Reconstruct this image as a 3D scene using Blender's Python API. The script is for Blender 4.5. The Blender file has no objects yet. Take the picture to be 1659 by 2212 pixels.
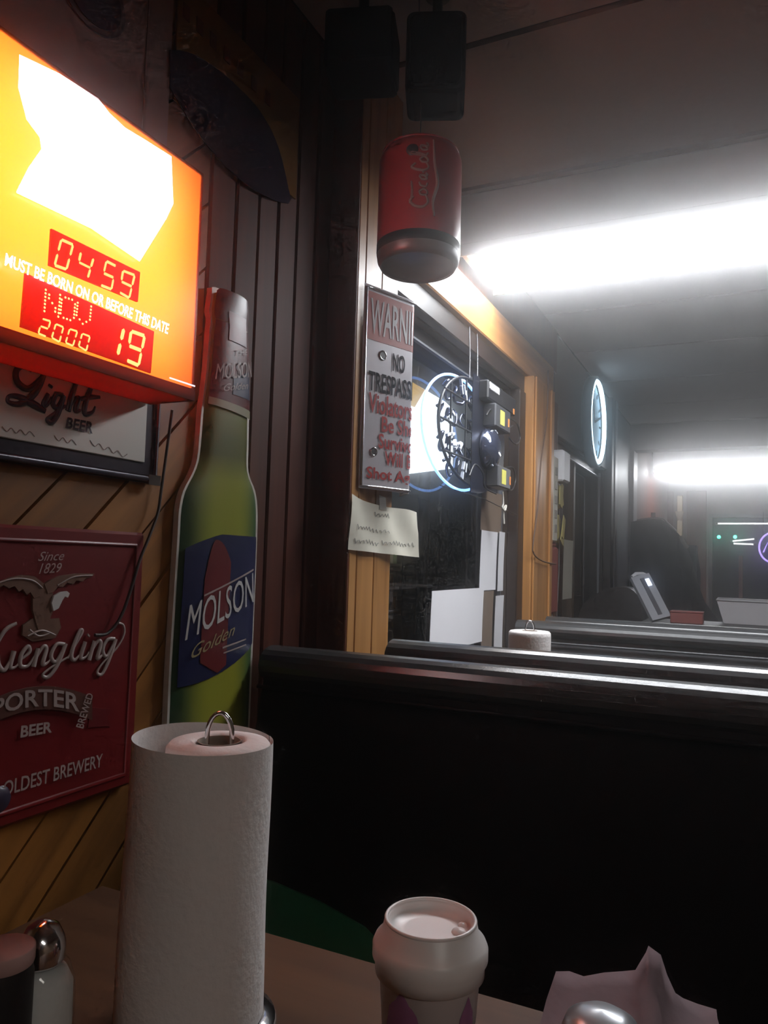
import bpy, math, random
import numpy as np
from mathutils import Matrix, Vector, Quaternion

random.seed(7)
S = bpy.context.scene
COL = S.collection
PI = math.pi

# ------------------------------------------------------------------ camera, world, exposure
FOC = 1640.0                                     # focal length in pixels of the 1659 x 2212 frame
CAM = Vector((0.80, 0.0, 1.19))
RIGHT = Vector((0.90222, 0.43025, 0.02965))
UP = Vector((0.00048, -0.06976, 0.99756))
FWD = Vector((-0.43127, 0.90001, 0.06315))
RIGHT.normalize(); FWD = (FWD - RIGHT * FWD.dot(RIGHT)).normalized(); UP = RIGHT.cross(FWD)
cd = bpy.data.cameras.new('camera'); cam = bpy.data.objects.new('camera', cd); COL.objects.link(cam)
cd.sensor_fit = 'VERTICAL'; cd.sensor_height = 36.0; cd.lens = FOC / 2212 * 36.0
cd.clip_start = 0.02; cd.clip_end = 200
cam.matrix_world = Matrix(((RIGHT.x, UP.x, -FWD.x, CAM.x), (RIGHT.y, UP.y, -FWD.y, CAM.y),
                           (RIGHT.z, UP.z, -FWD.z, CAM.z), (0, 0, 0, 1)))
S.camera = cam
w = bpy.data.worlds.new('night'); S.world = w; w.use_nodes = True
w.node_tree.nodes['Background'].inputs[0].default_value = (0.10, 0.16, 0.35, 1)
w.node_tree.nodes['Background'].inputs[1].default_value = 0.05
BLOOM, BLOOM_G = 0.115, 0.972     # air scatter added for lens-like bloom around the lamps, no real smoke
hv = w.node_tree.nodes.new('ShaderNodeVolumeScatter'); hv.inputs['Density'].default_value = BLOOM; hv.inputs['Anisotropy'].default_value = BLOOM_G
w.node_tree.links.new(hv.outputs[0], w.node_tree.nodes['World Output'].inputs['Volume'])
S.view_settings.view_transform = 'Standard'; S.view_settings.look = 'None'
S.view_settings.exposure = -0.3; S.view_settings.gamma = 1.0; S.view_settings.use_curve_mapping = False
S.cycles.max_bounces = 6; S.cycles.diffuse_bounces = 3; S.cycles.glossy_bounces = 3
S.cycles.use_adaptive_sampling = True; S.cycles.adaptive_threshold = 0.05; S.cycles.adaptive_min_samples = 12
S.cycles.transparent_max_bounces = 12; S.cycles.volume_bounces = 1
S.cycles.caustics_reflective = False; S.cycles.caustics_refractive = False
S.cycles.sample_clamp_indirect = 4.0
TUBE = 42.0            # radiance of the ceiling fluorescents
SIGN_TUBE = 90.0       # radiance of the tubes inside the age-limit sign

def at(px, py, axis, val):
    """world point where the sight line of a pixel of the frame meets the plane axis = val"""
    d = RIGHT * (px - 829.5) + UP * (1106 - py) + FWD * FOC
    return CAM + d * ((val - CAM[axis]) / d[axis])
def yz(px, py, x=0.0):
    p = at(px, py, 0, x); return (p.y, p.z)
def dep(px, py, D):
    return CAM + (RIGHT * (px - 829.5) + UP * (1106 - py) + FWD * FOC) * (D / FOC)

# ------------------------------------------------------------------ materials
MATS = {}
def mat(name, col, rough=0.5, metal=0.0, emit=None, es=0.0, spec=0.5, noise=0.0, nscale=40, bump=0.0, coat=0.0, trans=0.0):
    if name in MATS: return MATS[name]
    m = bpy.data.materials.new(name); m.use_nodes = True
    nt = m.node_tree; b = nt.nodes['Principled BSDF']
    b.inputs['Base Color'].default_value = (*col, 1); b.inputs['Roughness'].default_value = rough
    b.inputs['Metallic'].default_value = metal; b.inputs['Specular IOR Level'].default_value = spec
    b.inputs['Coat Weight'].default_value = coat; b.inputs['Transmission Weight'].default_value = trans
    if emit:
        b.inputs['Emission Color'].default_value = (*emit, 1); b.inputs['Emission Strength'].default_value = es
    if noise or bump:
        tc = nt.nodes.new('ShaderNodeTexCoord'); n = nt.nodes.new('ShaderNodeTexNoise')
        n.inputs['Scale'].default_value = nscale; n.inputs['Detail'].default_value = 4
        nt.links.new(tc.outputs['Object'], n.inputs['Vector'])
        if noise:
            mx = nt.nodes.new('ShaderNodeMix'); mx.data_type = 'RGBA'
            mx.inputs[6].default_value = (*[c * (1 - noise) for c in col], 1)
            mx.inputs[7].default_value = (*[min(1, c * (1 + noise)) for c in col], 1)
            nt.links.new(n.outputs['Fac'], mx.inputs[0]); nt.links.new(mx.outputs[2], b.inputs['Base Color'])
        if bump:
            bp = nt.nodes.new('ShaderNodeBump'); bp.inputs['Strength'].default_value = bump; bp.inputs['Distance'].default_value = 0.002
            nt.links.new(n.outputs['Fac'], bp.inputs['Height']); nt.links.new(bp.outputs['Normal'], b.inputs['Normal'])
    MATS[name] = m; return m

def wood(name, dark, light, rot=(0, 0, 0), rough=0.45, grain=26.0, var=0.25, spec=.5):
    """procedural board: grain runs along local Z turned by rot, every board a tone of its own"""
    m = bpy.data.materials.new(name); m.use_nodes = True
    nt = m.node_tree; N = nt.nodes; L = nt.links; b = N['Principled BSDF']
    tc = N.new('ShaderNodeTexCoord'); mp = N.new('ShaderNodeMapping'); oi = N.new('ShaderNodeObjectInfo')
    mp.vector_type = 'POINT'; mp.inputs['Rotation'].default_value = rot
    L.new(tc.outputs['Object'], mp.inputs['Vector'])
    sc = N.new('ShaderNodeVectorMath'); sc.operation = 'MULTIPLY'; sc.inputs[1].default_value = (grain, grain, 1.6)
    L.new(mp.outputs[0], sc.inputs[0])
    ad = N.new('ShaderNodeVectorMath'); ad.operation = 'ADD'
    L.new(sc.outputs[0], ad.inputs[0])
    ml = N.new('ShaderNodeMath'); ml.operation = 'MULTIPLY'; ml.inputs[1].default_value = 37.0
    L.new(oi.outputs['Random'], ml.inputs[0]); L.new(ml.outputs[0], ad.inputs[1])
    no = N.new('ShaderNodeTexNoise'); no.inputs['Scale'].default_value = 1.0; no.inputs['Detail'].default_value = 5
    no.inputs['Distortion'].default_value = 0.6
    L.new(ad.outputs[0], no.inputs['Vector'])
    cr = N.new('ShaderNodeValToRGB'); e = cr.color_ramp.elements
    e[0].position = 0.3; e[0].color = (*dark, 1); e[1].position = 0.72; e[1].color = (*light, 1)
    L.new(no.outputs['Fac'], cr.inputs[0])
    hs = N.new('ShaderNodeHueSaturation')
    mr = N.new('ShaderNodeMapRange'); mr.inputs['To Min'].default_value = 1 - var; mr.inputs['To Max'].default_value = 1 + var
    L.new(oi.outputs['Random'], mr.inputs['Value']); L.new(mr.outputs[0], hs.inputs['Value'])
    L.new(cr.outputs[0], hs.inputs['Color']); L.new(hs.outputs[0], b.inputs['Base Color'])
    b.inputs['Roughness'].default_value = rough; b.inputs['Specular IOR Level'].default_value = spec
    bp = N.new('ShaderNodeBump'); bp.inputs['Strength'].default_value = 0.25; bp.inputs['Distance'].default_value = 0.001
    L.new(no.outputs['Fac'], bp.inputs['Height']); L.new(bp.outputs[0], b.inputs['Normal'])
    MATS[name] = m; return m

def lit_plastic(name, col, t=0.75):
    """translucent sign plastic: what lies behind it lights it"""
    m = bpy.data.materials.new(name); m.use_nodes = True
    nt = m.node_tree; N = nt.nodes; L = nt.links
    for n in list(N):
        if n.type == 'BSDF_PRINCIPLED': N.remove(n)
    tr = N.new('ShaderNodeBsdfTranslucent'); df = N.new('ShaderNodeBsdfDiffuse'); mx = N.new('ShaderNodeMixShader')
    gl = N.new('ShaderNodeBsdfGlossy'); gl.inputs['Roughness'].default_value = 0.25; m2 = N.new('ShaderNodeMixShader')
    tr.inputs[0].default_value = (*col, 1); df.inputs[0].default_value = (*[c * 0.6 for c in col], 1)
    mx.inputs[0].default_value = t; m2.inputs[0].default_value = 0.03
    L.new(df.outputs[0], mx.inputs[1]); L.new(tr.outputs[0], mx.inputs[2])
    L.new(mx.outputs[0], m2.inputs[1]); L.new(gl.outputs[0], m2.inputs[2])
    L.new(m2.outputs[0], N['Material Output'].inputs[0])
    MATS[name] = m; return m

def pane(name, tint=(0.86, 0.9, 0.93)):
    m = bpy.data.materials.new(name); m.use_nodes = True
    nt = m.node_tree; N = nt.nodes; L = nt.links
    for n in list(N):
        if n.type == 'BSDF_PRINCIPLED': N.remove(n)
    tr = N.new('ShaderNodeBsdfTransparent'); tr.inputs[0].default_value = (*tint, 1)
    gl = N.new('ShaderNodeBsdfGlossy'); gl.inputs['Roughness'].default_value = 0.01
    fr = N.new('ShaderNodeFresnel'); fr.inputs[0].default_value = 1.5; mx = N.new('ShaderNodeMixShader')
    ge = N.new('ShaderNodeNewGeometry'); iv = N.new('ShaderNodeMath'); iv.operation = 'SUBTRACT'; iv.inputs[0].default_value = 1.0
    L.new(ge.outputs['Backfacing'], iv.inputs[1]); mu = N.new('ShaderNodeMath'); mu.operation = 'MULTIPLY'
    L.new(iv.outputs[0], mu.inputs[0]); L.new(fr.outputs[0], mu.inputs[1])     # a pane reflects at its outer faces
    L.new(mu.outputs[0], mx.inputs[0]); L.new(tr.outputs[0], mx.inputs[1]); L.new(gl.outputs[0], mx.inputs[2])
    L.new(mx.outputs[0], N['Material Output'].inputs[0])
    MATS[name] = m; return m

def lamp(name, col, s): return mat(name, (0.8, 0.8, 0.8), 0.4, emit=col, es=s)

PLANK = wood('amber diagonal planks', (0.13, 0.047, 0.008), (0.32, 0.128, 0.024), rot=(PI / 4, 0, 0))
BOARD = wood('dark stained upright boards', (0.038, 0.008, 0.004), (0.090, 0.021, 0.009), var=0.15, rough=.6, spec=.2)
PINE = wood('honey pine', (0.33, 0.145, 0.04), (0.56, 0.28, 0.095), rough=0.38, var=0.08)
PINE_Y = wood('honey pine laid level', (0.33, 0.145, 0.04), (0.56, 0.28, 0.095), rot=(PI / 2, 0, 0), rough=0.4, var=0.08)
TABLE = wood('brown table laminate', (0.055, 0.022, 0.010), (0.105, 0.044, 0.019), rot=(0, PI / 2, 0), rough=0.55, var=0, spec=.15)
DARKW = wood('nearly black wood', (0.010, 0.006, 0.005), (0.024, 0.013, 0.011), var=0.1)
BACKING = mat('wall backing', (0.02, 0.01, 0.006), 0.9, noise=0.2)
CEIL = mat('painted ceiling panel', (0.36, 0.315, 0.30), 0.85, noise=0.06, nscale=60, bump=0.25)
SEAM = mat('dark joint', (0.03, 0.026, 0.024), 0.9, noise=0.2)
PLASTER = mat('room wall paint', (0.22, 0.15, 0.10), 0.8, noise=0.1, nscale=6)
FLOORM = mat('floor vinyl', (0.10, 0.075, 0.06), 0.5, noise=0.25, nscale=8)
VINYL = mat('black vinyl', (0.003, 0.0022, 0.003), 0.55, spec=.12, noise=0.2, nscale=120, bump=0.12)
VINYLG = mat('charcoal vinyl', (0.045, 0.046, 0.05), 0.40, noise=0.2, nscale=120, bump=0.12)
GREEN = mat('dark green vinyl', (0.014, 0.11, 0.05), 0.5, noise=0.2, nscale=90)
CHROME = mat('chrome', (0.78, 0.78, 0.8), 0.12, 1.0, noise=0.03)
STEEL = mat('dull steel', (0.38, 0.38, 0.4), 0.35, 1.0, noise=0.1)
PAPER = mat('white paper towel', (0.80, 0.76, 0.74), 0.95, noise=0.05, nscale=140, bump=0.5)
SHEET = mat('white sheet', (0.78, 0.77, 0.80), 0.8, noise=0.03, nscale=12)
NOTE = mat('yellowed note paper', (0.72, 0.69, 0.58), 0.85, noise=0.06, nscale=14)
INK = mat('grey pencil', (0.36, 0.35, 0.33), 0.8, noise=0.1)
BLACK = mat('black plastic', (0.012, 0.012, 0.014), 0.45, noise=0.2, nscale=80)
CORD = mat('dark cord', (0.02, 0.014, 0.012), 0.6, noise=0.1)
TINW = mat('enamelled white tin', (0.74, 0.73, 0.68), 0.32, 0.2, noise=0.05, nscale=18)
TIND = mat('dark tin border', (0.035, 0.03, 0.045), 0.3, 0.3, noise=0.2)
TINR = mat('red enamelled tin', (0.14, 0.0055, 0.0065), 0.4, noise=0.15, nscale=14)
TINR2 = mat('darker red tin band', (0.12, 0.008, 0.01), 0.4, noise=0.15, nscale=14)
WHITEP = mat('white print', (0.52, 0.50, 0.48), 0.5, noise=0.04)
GREYP = mat('dim silver print', (0.34, 0.27, 0.25), 0.4, noise=0.1)
NAVYP = mat('navy print', (0.035, 0.028, 0.05), 0.35, noise=0.1)
REDP = mat('red print', (0.42, 0.018, 0.013), 0.6, spec=.25, noise=0.08)
BLKP = mat('black print', (0.012, 0.012, 0.016), 0.75, spec=.15, noise=0.1)
GOLDP = mat('faded gold print', (0.30, 0.24, 0.12), 0.4, noise=0.15)
BROWNP = mat('eagle brown', (0.15, 0.08, 0.055), 0.4, noise=0.3, nscale=120)

# ------------------------------------------------------------------ mesh helpers
def wloc(o):
    v = Vector((0, 0, 0))
    while o is not None: v = v + o.location; o = o.parent
    return v

class MB:
    """collects shapes in world coordinates and links them as ONE mesh object"""
    def __init__(s): s.v = []; s.f = []; s.sm = []
    def add(s, vs, fs, smooth=False):
        k = len(s.v); s.v += [tuple(v) for v in vs]; s.f += [tuple(i + k for i in f) for f in fs]; s.sm += [smooth] * len(fs); return s
    def box(s, a, b):
        (x0, y0, z0), (x1, y1, z1) = a, b
        vs = [(x, y, z) for z in (z0, z1) for y in (y0, y1) for x in (x0, x1)]
        return s.add(vs, [(0, 2, 3, 1), (4, 5, 7, 6), (0, 1, 5, 4), (2, 6, 7, 3), (0, 4, 6, 2), (1, 3, 7, 5)])
    def rbox(s, a, b, c):
        """box with its twelve edges chamfered by c"""
        (x0, y0, z0), (x1, y1, z1) = a, b
        import itertools
        P = {}
        vs = []
        for sx, sy, sz in itertools.product((0, 1), repeat=3):
            X = (x0, x1)[sx]; Y = (y0, y1)[sy]; Z = (z0, z1)[sz]
            dx = c if sx == 0 else -c; dy = c if sy == 0 else -c; dz = c if sz == 0 else -c
            for ax, p in enumerate(((X, Y + dy, Z + dz), (X + dx, Y, Z + dz), (X + dx, Y + dy, Z))):
                P[(sx, sy, sz, ax)] = len(vs); vs.append(p)
        fs = []
        for k in (0, 1):
            fs.append([P[(k, a_, b_, 0)] for a_, b_ in ((0, 0), (1, 0), (1, 1), (0, 1))])
            fs.append([P[(a_, k, b_, 1)] for a_, b_ in ((0, 0), (1, 0), (1, 1), (0, 1))])
            fs.append([P[(a_, b_, k, 2)] for a_, b_ in ((0, 0), (1, 0), (1, 1), (0, 1))])
        for i, j in itertools.product((0, 1), repeat=2):
            fs.append([P[(0, i, j, 1)], P[(1, i, j, 1)], P[(1, i, j, 2)], P[(0, i, j, 2)]])
            fs.append([P[(i, 0, j, 0)], P[(i, 1, j, 0)], P[(i, 1, j, 2)], P[(i, 0, j, 2)]])
            fs.append([P[(i, j, 0, 0)], P[(i, j, 1, 0)], P[(i, j, 1, 1)], P[(i, j, 0, 1)]])
        for q in itertools.product((0, 1), repeat=3):
            fs.append([P[(*q, 0)], P[(*q, 1)], P[(*q, 2)]])
        return s.add(vs, fs)
    def obox(s, c, ax, ay, az, hx, hy, hz):
        """oriented box: centre, three unit axes, half sizes"""
        c = Vector(c); vs = []
        for k in (-1, 1):
            for j in (-1, 1):
                for i in (-1, 1): vs.append(c + Vector(ax) * hx * i + Vector(ay) * hy * j + Vector(az) * hz * k)
        return s.add(vs, [(0, 2, 3, 1), (4, 5, 7, 6), (0, 1, 5, 4), (2, 6, 7, 3), (0, 4, 6, 2), (1, 3, 7, 5)])
    def prism(s, poly, axis, a, b):
        """polygon (in the two other axes, in order) extruded along axis from a to b"""
        n = len(poly)
        def p(q, t):
            r = list(q); r.insert(axis, t); return r
        vs = [p(q, a) for q in poly] + [p(q, b) for q in poly]
        fs = [tuple(range(n))[::-1], tuple(range(n, 2 * n))] + [(i, (i + 1) % n, n + (i + 1) % n, n + i) for i in range(n)]
        return s.add(vs, fs)
    def tube(s, pts, r, n=8, closed=False, sm=True, flat=1.0, fdir=None):
        pts = [Vector(p) for p in pts]; m = len(pts)
        rs = r if isinstance(r, (list, tuple)) else [r] * m
        rings = []; prev = None
        for i in range(m):
            a = pts[(i - 1) % m] if closed or i > 0 else pts[i]
            b = pts[(i + 1) % m] if closed or i < m - 1 else pts[i]
            t = (b - a); t = t.normalized() if t.length > 1e-9 else Vector((0, 0, 1))
            if fdir is not None: nn = Vector(fdir); nn = (nn - t * nn.dot(t)).normalized()
            elif prev is None:
                nn = t.orthogonal().normalized()
            else:
                nn = prev - t * prev.dot(t); nn = nn.normalized() if nn.length > 1e-6 else t.orthogonal().normalized()
            prev = nn; bb = t.cross(nn)
            rings.append([pts[i] + (nn * math.cos(2 * PI * k / n) * flat + bb * math.sin(2 * PI * k / n)) * rs[i] for k in range(n)])
        vs = [v for g in rings for v in g]; fs = []
        for i in range(m if closed else m - 1):
            j = (i + 1) % m
            for k in range(n):
                fs.append((i * n + k, i * n + (k + 1) % n, j * n + (k + 1) % n, j * n + k))
        s.add(vs, fs, sm)
        if not closed:
            s.add(rings[0], [tuple(range(n))[::-1]]); s.add(rings[-1], [tuple(range(n))])
        return s
    def lathe(s, prof, c, n=40, axis=(0, 0, 1), sm=True, a0=0.0, cap=False):
        """profile [(radius, height)] turned about axis through c"""
        q = Vector((0, 0, 1)).rotation_difference(Vector(axis)); c = Vector(c); vs = []; fs = []
        for r, h in prof:
            for k in range(n):
                t = a0 + 2 * PI * k / n
                vs.append(c + q @ Vector((r * math.cos(t), r * math.sin(t), h)))
        for i in range(len(prof) - 1):
            for k in range(n):
                fs.append((i * n + k, i * n + (k + 1) % n, (i + 1) * n + (k + 1) % n, (i + 1) * n + k))
        s.add(vs, fs, sm)
        if cap:
            s.add(vs[:n], [tuple(range(n))[::-1]]); s.add(vs[-n:], [tuple(range(n))])
        return s
    def build(s, name, m, parent=None, kind=None, label=None):
        off = wloc(parent) if parent is not None else Vector((0, 0, 0))
        me = bpy.data.meshes.new(name)
        me.from_pydata([tuple(Vector(v) - off) for v in s.v], [], s.f); me.update()
        me.polygons.foreach_set('use_smooth', s.sm)
        me.materials.append(m)
        o = bpy.data.objects.new(name, me); COL.objects.link(o)
        if parent is not None: o.parent = parent
        if kind: o['kind'] = kind
        if label: o['label'] = label
        return o

def thing(name, label, cat, loc, group=None):
    o = bpy.data.objects.new(name, None); COL.objects.link(o); o.location = loc; o.empty_display_size = 0.05
    o['label'] = label; o['category'] = cat
    if group: o['group'] = group
    return o
def tag(o, label, cat, group=None):
    o['label'] = label; o['category'] = cat
    if group: o['group'] = group
    return o
def dup(root, loc, label):
    r = root.copy(); COL.objects.link(r); r.location = loc; r['label'] = label
    for ch in list(root.children):
        c = ch.copy(); COL.objects.link(c); c.parent = r
        for g in list(ch.children):
            d = g.copy(); COL.objects.link(d); d.parent = c
    return r

def smooth(pts, n=8, closed=False):
    """Catmull-Rom through the points"""
    P = [np.array(p, float) for p in pts]; m = len(P); out = []
    for i in range(m if closed else m - 1):
        g = lambda k: P[k % m] if closed else P[min(max(k, 0), m - 1)]
        a, b, c, d = g(i - 1), g(i), g(i + 1), g(i + 2)
        for t in np.linspace(0, 1, n, endpoint=False):
            out.append(0.5 * (2 * b + (c - a) * t + (2 * a - 5 * b + 4 * c - d) * t * t + (3 * b - a - 3 * c + d) * t ** 3))
    if not closed: out.append(P[-1])
    return [tuple(p) for p in out]

def glyphs(text, bold=0.0, shear=0.0):
    """outline mesh of a line of lettering, scaled to the unit square: (verts uv, faces)"""
    c = bpy.data.curves.new('line', 'FONT'); c.body = text; c.offset = bold; c.shear = shear; c.fill_mode = 'FRONT'; c.resolution_u = 3
    o = bpy.data.objects.new('line', c); COL.objects.link(o)
    bpy.context.view_layer.update()
    me = bpy.data.meshes.new_from_object(o.evaluated_get(bpy.context.evaluated_depsgraph_get()))
    V = np.array([v.co[:2] for v in me.vertices]); F = [tuple(p.vertices) for p in me.polygons]
    bpy.data.objects.remove(o); bpy.data.curves.remove(c); bpy.data.meshes.remove(me)
    lo = V.min(0); hi = V.max(0)
    return (V - lo) / (hi - lo), F
def letters(mb, text, fn, bold=0.0, shear=0.0):
    V, F = glyphs(text, bold, shear)
    return mb.add([fn(u, v) for u, v in V], F)
def quad(p00, p10, p11, p01):
    """bilinear map of the unit square to four corner points"""
    a, b, c, d = (np.array(q, float) for q in (p00, p10, p11, p01))
    return lambda u, v: tuple(a * (1 - u) * (1 - v) + b * u * (1 - v) + c * u * v + d * (1 - u) * v)
def wallquad(x, *px):
    """unit square laid on the plane x, its corners (lower left, lower right, upper right, upper left) given by where they are seen"""
    q = [(x, *yz(*p, x)) for p in px]
    return quad(*q)

# ------------------------------------------------------------------ the room shell
CZ = 2.27
RX, Y0, Y1 = 3.6, -4.0, 9.2
fl = MB().box((-0.25, Y0, -0.1), (RX, Y1, 0)).build('floor', FLOORM, kind='structure')
ce = MB().box((-0.25, Y0, CZ + 0.012), (RX, Y1, CZ + 0.1)).build('ceiling', SEAM, kind='structure')
seams = [-4.0, -3.39, -2.78, -2.17, -1.56, -0.95, -0.34, 0.27, 0.87, 1.44, 2.02, 2.62, 3.20, 3.84, 4.52, 5.22, 5.9, 6.55, 7.2, 7.85, 8.5, 9.2]
for a, b in zip(seams[:-1], seams[1:]):
    for x0, x1 in ((0.004, 1.82), (1.83, RX)):
        MB().box((x0, a + 0.009, CZ), (x1, b - 0.009, CZ + 0.013)).build('ceiling_panel', CEIL, ce)
MB().box((RX, Y0, 0), (RX + 0.1, Y1, CZ)).build('wall_right', PLASTER, kind='structure')
MB().box((-0.2, Y0 - 0.1, 0), (RX, Y0, CZ)).build('wall_back', PLASTER, kind='structure')
# left wall: a core with two window openings, then boards and planks in front of it
W1 = (1.60, 2.80, 0.80, 1.86); W2 = (3.48, 4.92, 0.80, 1.80)
wl = MB()
wl.box((-0.14, Y0, 0), (-0.022, W1[0], CZ)).box((-0.14, W1[0], 0), (-0.022, W1[1], W1[2])).box((-0.14, W1[0], W1[3]), (-0.022, W1[1], CZ))
wl.box((-0.14, W1[1], 0), (-0.022, W2[0], CZ)).box((-0.14, W2[0], 0), (-0.022, W2[1], W2[2])).box((-0.14, W2[0], W2[3]), (-0.022, W2[1], CZ))
wl.box((-0.14, W2[1], 0), (-0.022, Y1, CZ))
wall = wl.build('wall_left', BACKING, kind='structure')
# diagonal planks, 76 mm wide, rising towards the far end
R2 = math.sqrt(0.5)
def clip(poly, ax, lim, keep_less):
    out = []
    for i in range(len(poly)):
        a, b = poly[i], poly[(i + 1) % len(poly)]
        ia = (a[ax] <= lim) == keep_less; ib = (b[ax] <= lim) == keep_less
        if ia: out.append(a)
        if ia != ib:
            t = (lim - a[ax]) / (b[ax] - a[ax]); out.append(tuple(a[k] + (b[k] - a[k]) * t for k in (0, 1)))
    return out
for k in range(-19, 14):
    p0 = -0.413 + k * 0.0768 + 0.0022; p1 = p0 + 0.0768 - 0.0044
    # points: Y = (q + p) R2, Z = (q - p) R2
    poly = [((-4 + p0) * R2, (-4 - p0) * R2), ((5 + p0) * R2, (5 - p0) * R2), ((5 + p1) * R2, (5 - p1) * R2), ((-4 + p1) * R2, (-4 - p1) * R2)]
    for ax, lim, kl in ((0, 0.965, True), (0, -0.5, False), (1, CZ - 0.002, True), (1, 0.0, False)):
        if poly: poly = clip(poly, ax, lim, kl)
    if len(poly) > 2:
        MB().prism(poly, 0, -0.022, 0.0 + random.uniform(-0.001, 0.001)).build('plank', PLANK, wall)
# dark upright boards between the planks and the post
for a, b, x in ((0.969, 1.034, 0.003), (1.038, 1.10, 0.004), (1.104, 1.162, 0.003), (1.166, 1.226, 0.004), (1.232, 1.296, 0.003), (1.302, 1.357, 0.006)):
    MB().rbox((-0.022, a, 0), (x, b, CZ - 0.002), 0.003).build('board', BOARD, wall)
# post: a boxed pilaster, honey pine towards the room, dark towards the camera
post = MB().box((-0.14, 1.366, 0), (0.052, 1.598, CZ - 0.002)).build('trim_1', BACKING, kind='structure')
MB().rbox((-0.022, 1.358, 0), (0.070, 1.366, CZ - 0.002), 0.002).build('board', BOARD, post)
for a, b in ((1.366, 1.398), (1.4005, 1.478), (1.4805, 1.564)):
    MB().rbox((0.052, a, 0), (0.070, b, CZ - 0.002), 0.002).build('board', PINE, post)
MB().rbox((0.030, 1.566, 0), (0.052, 1.600, CZ - 0.002), 0.002).build('board', PINE, post)
# pine around and above the first window
h = MB().rbox((-0.022, 1.60, 1.93), (0.030, 3.30, 2.06), 0.004).build('trim_2', PINE_Y, kind='structure')
MB().rbox((-0.022, 1.60, 2.064), (0.012, 3.44, CZ - 0.002), 0.004).build('board', BOARD, h)
MB().rbox((-0.022, 1.60, 1.862), (0.012, 3.44, 1.928), 0.004).build('board', DARKW, h)
pr = MB().rbox((-0.022, 2.885, 0.0), (0.05, 3.20, 1.928), 0.004).build('trim_3', PINE, kind='structure')
MB().rbox((0.0505, 2.90, 0.0), (0.058, 2.925, 1.927), 0.002).build('moulding', PINE, pr)
MB().rbox((0.0505, 3.155, 0.0), (0.060, 3.198, 1.927), 0.002).build('moulding', PINE, pr)
MB().rbox((-0.022, 2.80, 0.0), (0.02, 2.883, 1.86), 0.003).build('board', DARKW, pr)
MB().rbox((-0.022, 3.205, 0.0), (0.02, 3.44, 1.928), 0.003).build('board', BOARD, pr)
MB().rbox((-0.022, 1.60, 0.0), (0.02, 2.80, 0.80), 0.003).build('board', BOARD, wall)
for a, b, z0, z1, mm in ((3.445, 4.92, 0, 0.80, DARKW), (3.445, 4.92, 1.80, 2.266, DARKW), (5.12, 5.95, 0, 2.266, DARKW), (6.16, 9.19, 0, 2.266, BOARD)):
    MB().rbox((-0.022, a, z0), (0.0, b - 0.004, z1), 0.003).build('board', mm, wall)
GREYT = mat('grey painted trim', (0.20, 0.19, 0.19), 0.4, noise=0.12, nscale=20)
MB().rbox((-0.022, 4.92, 0), (0.03, 5.115, 2.266), 0.004).build('trim_4', DARKW, kind='structure')
MB().rbox((0.03, 5.02, 0), (0.036, 5.11, 2.266), 0.002).build('trim_5', GREYT, kind='structure')
MB().rbox((-0.022, 5.95, 0), (0.03, 6.155, 2.266), 0.004).build('trim_6', GREYT, kind='structure')
MB().box((-0.02, 5.95, 2.075), (RX, 6.10, CZ)).build('trim_7', mat('ceiling beam', (0.10, 0.095, 0.10), 0.7, noise=0.1), kind='structure')
# windows in the left wall
FR = mat('dark window frame', (0.035, 0.034, 0.036), 0.35, noise=0.1)
ALU = mat('grey aluminium edge', (0.42, 0.44, 0.47), 0.35, 0.8, noise=0.08)
GLASS = pane('window glass')
def window(nm, y0, y1, z0, z1, mull):
    wn = MB().box((-0.13, y0, z0), (-0.05, y0 + 0.035, z1)).box((-0.13, y1 - 0.04, z0), (-0.05, y1, z1)).box((-0.13, y0, z0), (-0.05, y1, z0 + 0.04)).box((-0.13, y0, z1 - 0.045), (-0.05, y1, z1)).build(nm, FR, kind='structure')
    MB().box((-0.05, y0 + 0.002, z0), (-0.02, y1 - 0.002, z0 + 0.02)).build('sill', FR, wn)
    MB().box((-0.05, y1 - 0.022, z0 + 0.02), (-0.038, y1 - 0.008, z1 - 0.02)).build('edge_strip', ALU, wn)
    MB().box((-0.05, y0 + 0.01, z1 - 0.05), (-0.038, y1 - 0.022, z1 - 0.044)).build('edge_strip', ALU, wn)
    MB().box((-0.094, y0 + 0.03, z0 + 0.03), (-0.088, y1 - 0.03, z1 - 0.03)).build('pane', GLASS, wn)
    for m_ in mull: MB().rbox((-0.12, m_, z0 + 0.03), (-0.06, m_ + 0.05, z1 - 0.03), 0.004).build('mullion', mat('brown mullion', (0.11, 0.075, 0.05), 0.5, noise=0.15), wn)
    return wn
window('window_1', *W1, [])
window('window_2', *W2, [4.2])
# far wall with a dark window
fw = MB()
FWN = (0.42, 1.75, 0.60, 1.80)
fw.box((-0.14, Y1 - 0.2, 0), (FWN[0], Y1 - 0.1, CZ)).box((FWN[1], Y1 - 0.2, 0), (RX, Y1 - 0.1, CZ)).box((FWN[0], Y1 - 0.2, 0), (FWN[1], Y1 - 0.1, FWN[2])).box((FWN[0], Y1 - 0.2, FWN[3]), (FWN[1], Y1 - 0.1, CZ))
FARW = mat('far wall paint', (0.13, 0.10, 0.09), 0.7, noise=0.2, nscale=8)
fw.build('wall_far', FARW, kind='structure')
YF = Y1 - 0.2
wn3 = MB().box((FWN[0], YF + 0.01, FWN[2]), (FWN[0] + 0.04, YF + 0.09, FWN[3])).box((FWN[1] - 0.04, YF + 0.01, FWN[2]), (FWN[1], YF + 0.09, FWN[3])).box((FWN[0], YF + 0.01, FWN[2]), (FWN[1], YF + 0.09, FWN[2] + 0.04)).box((FWN[0], YF + 0.01, FWN[3] - 0.04), (FWN[1], YF + 0.09, FWN[3])).build('window_3', FR, kind='structure')
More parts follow.
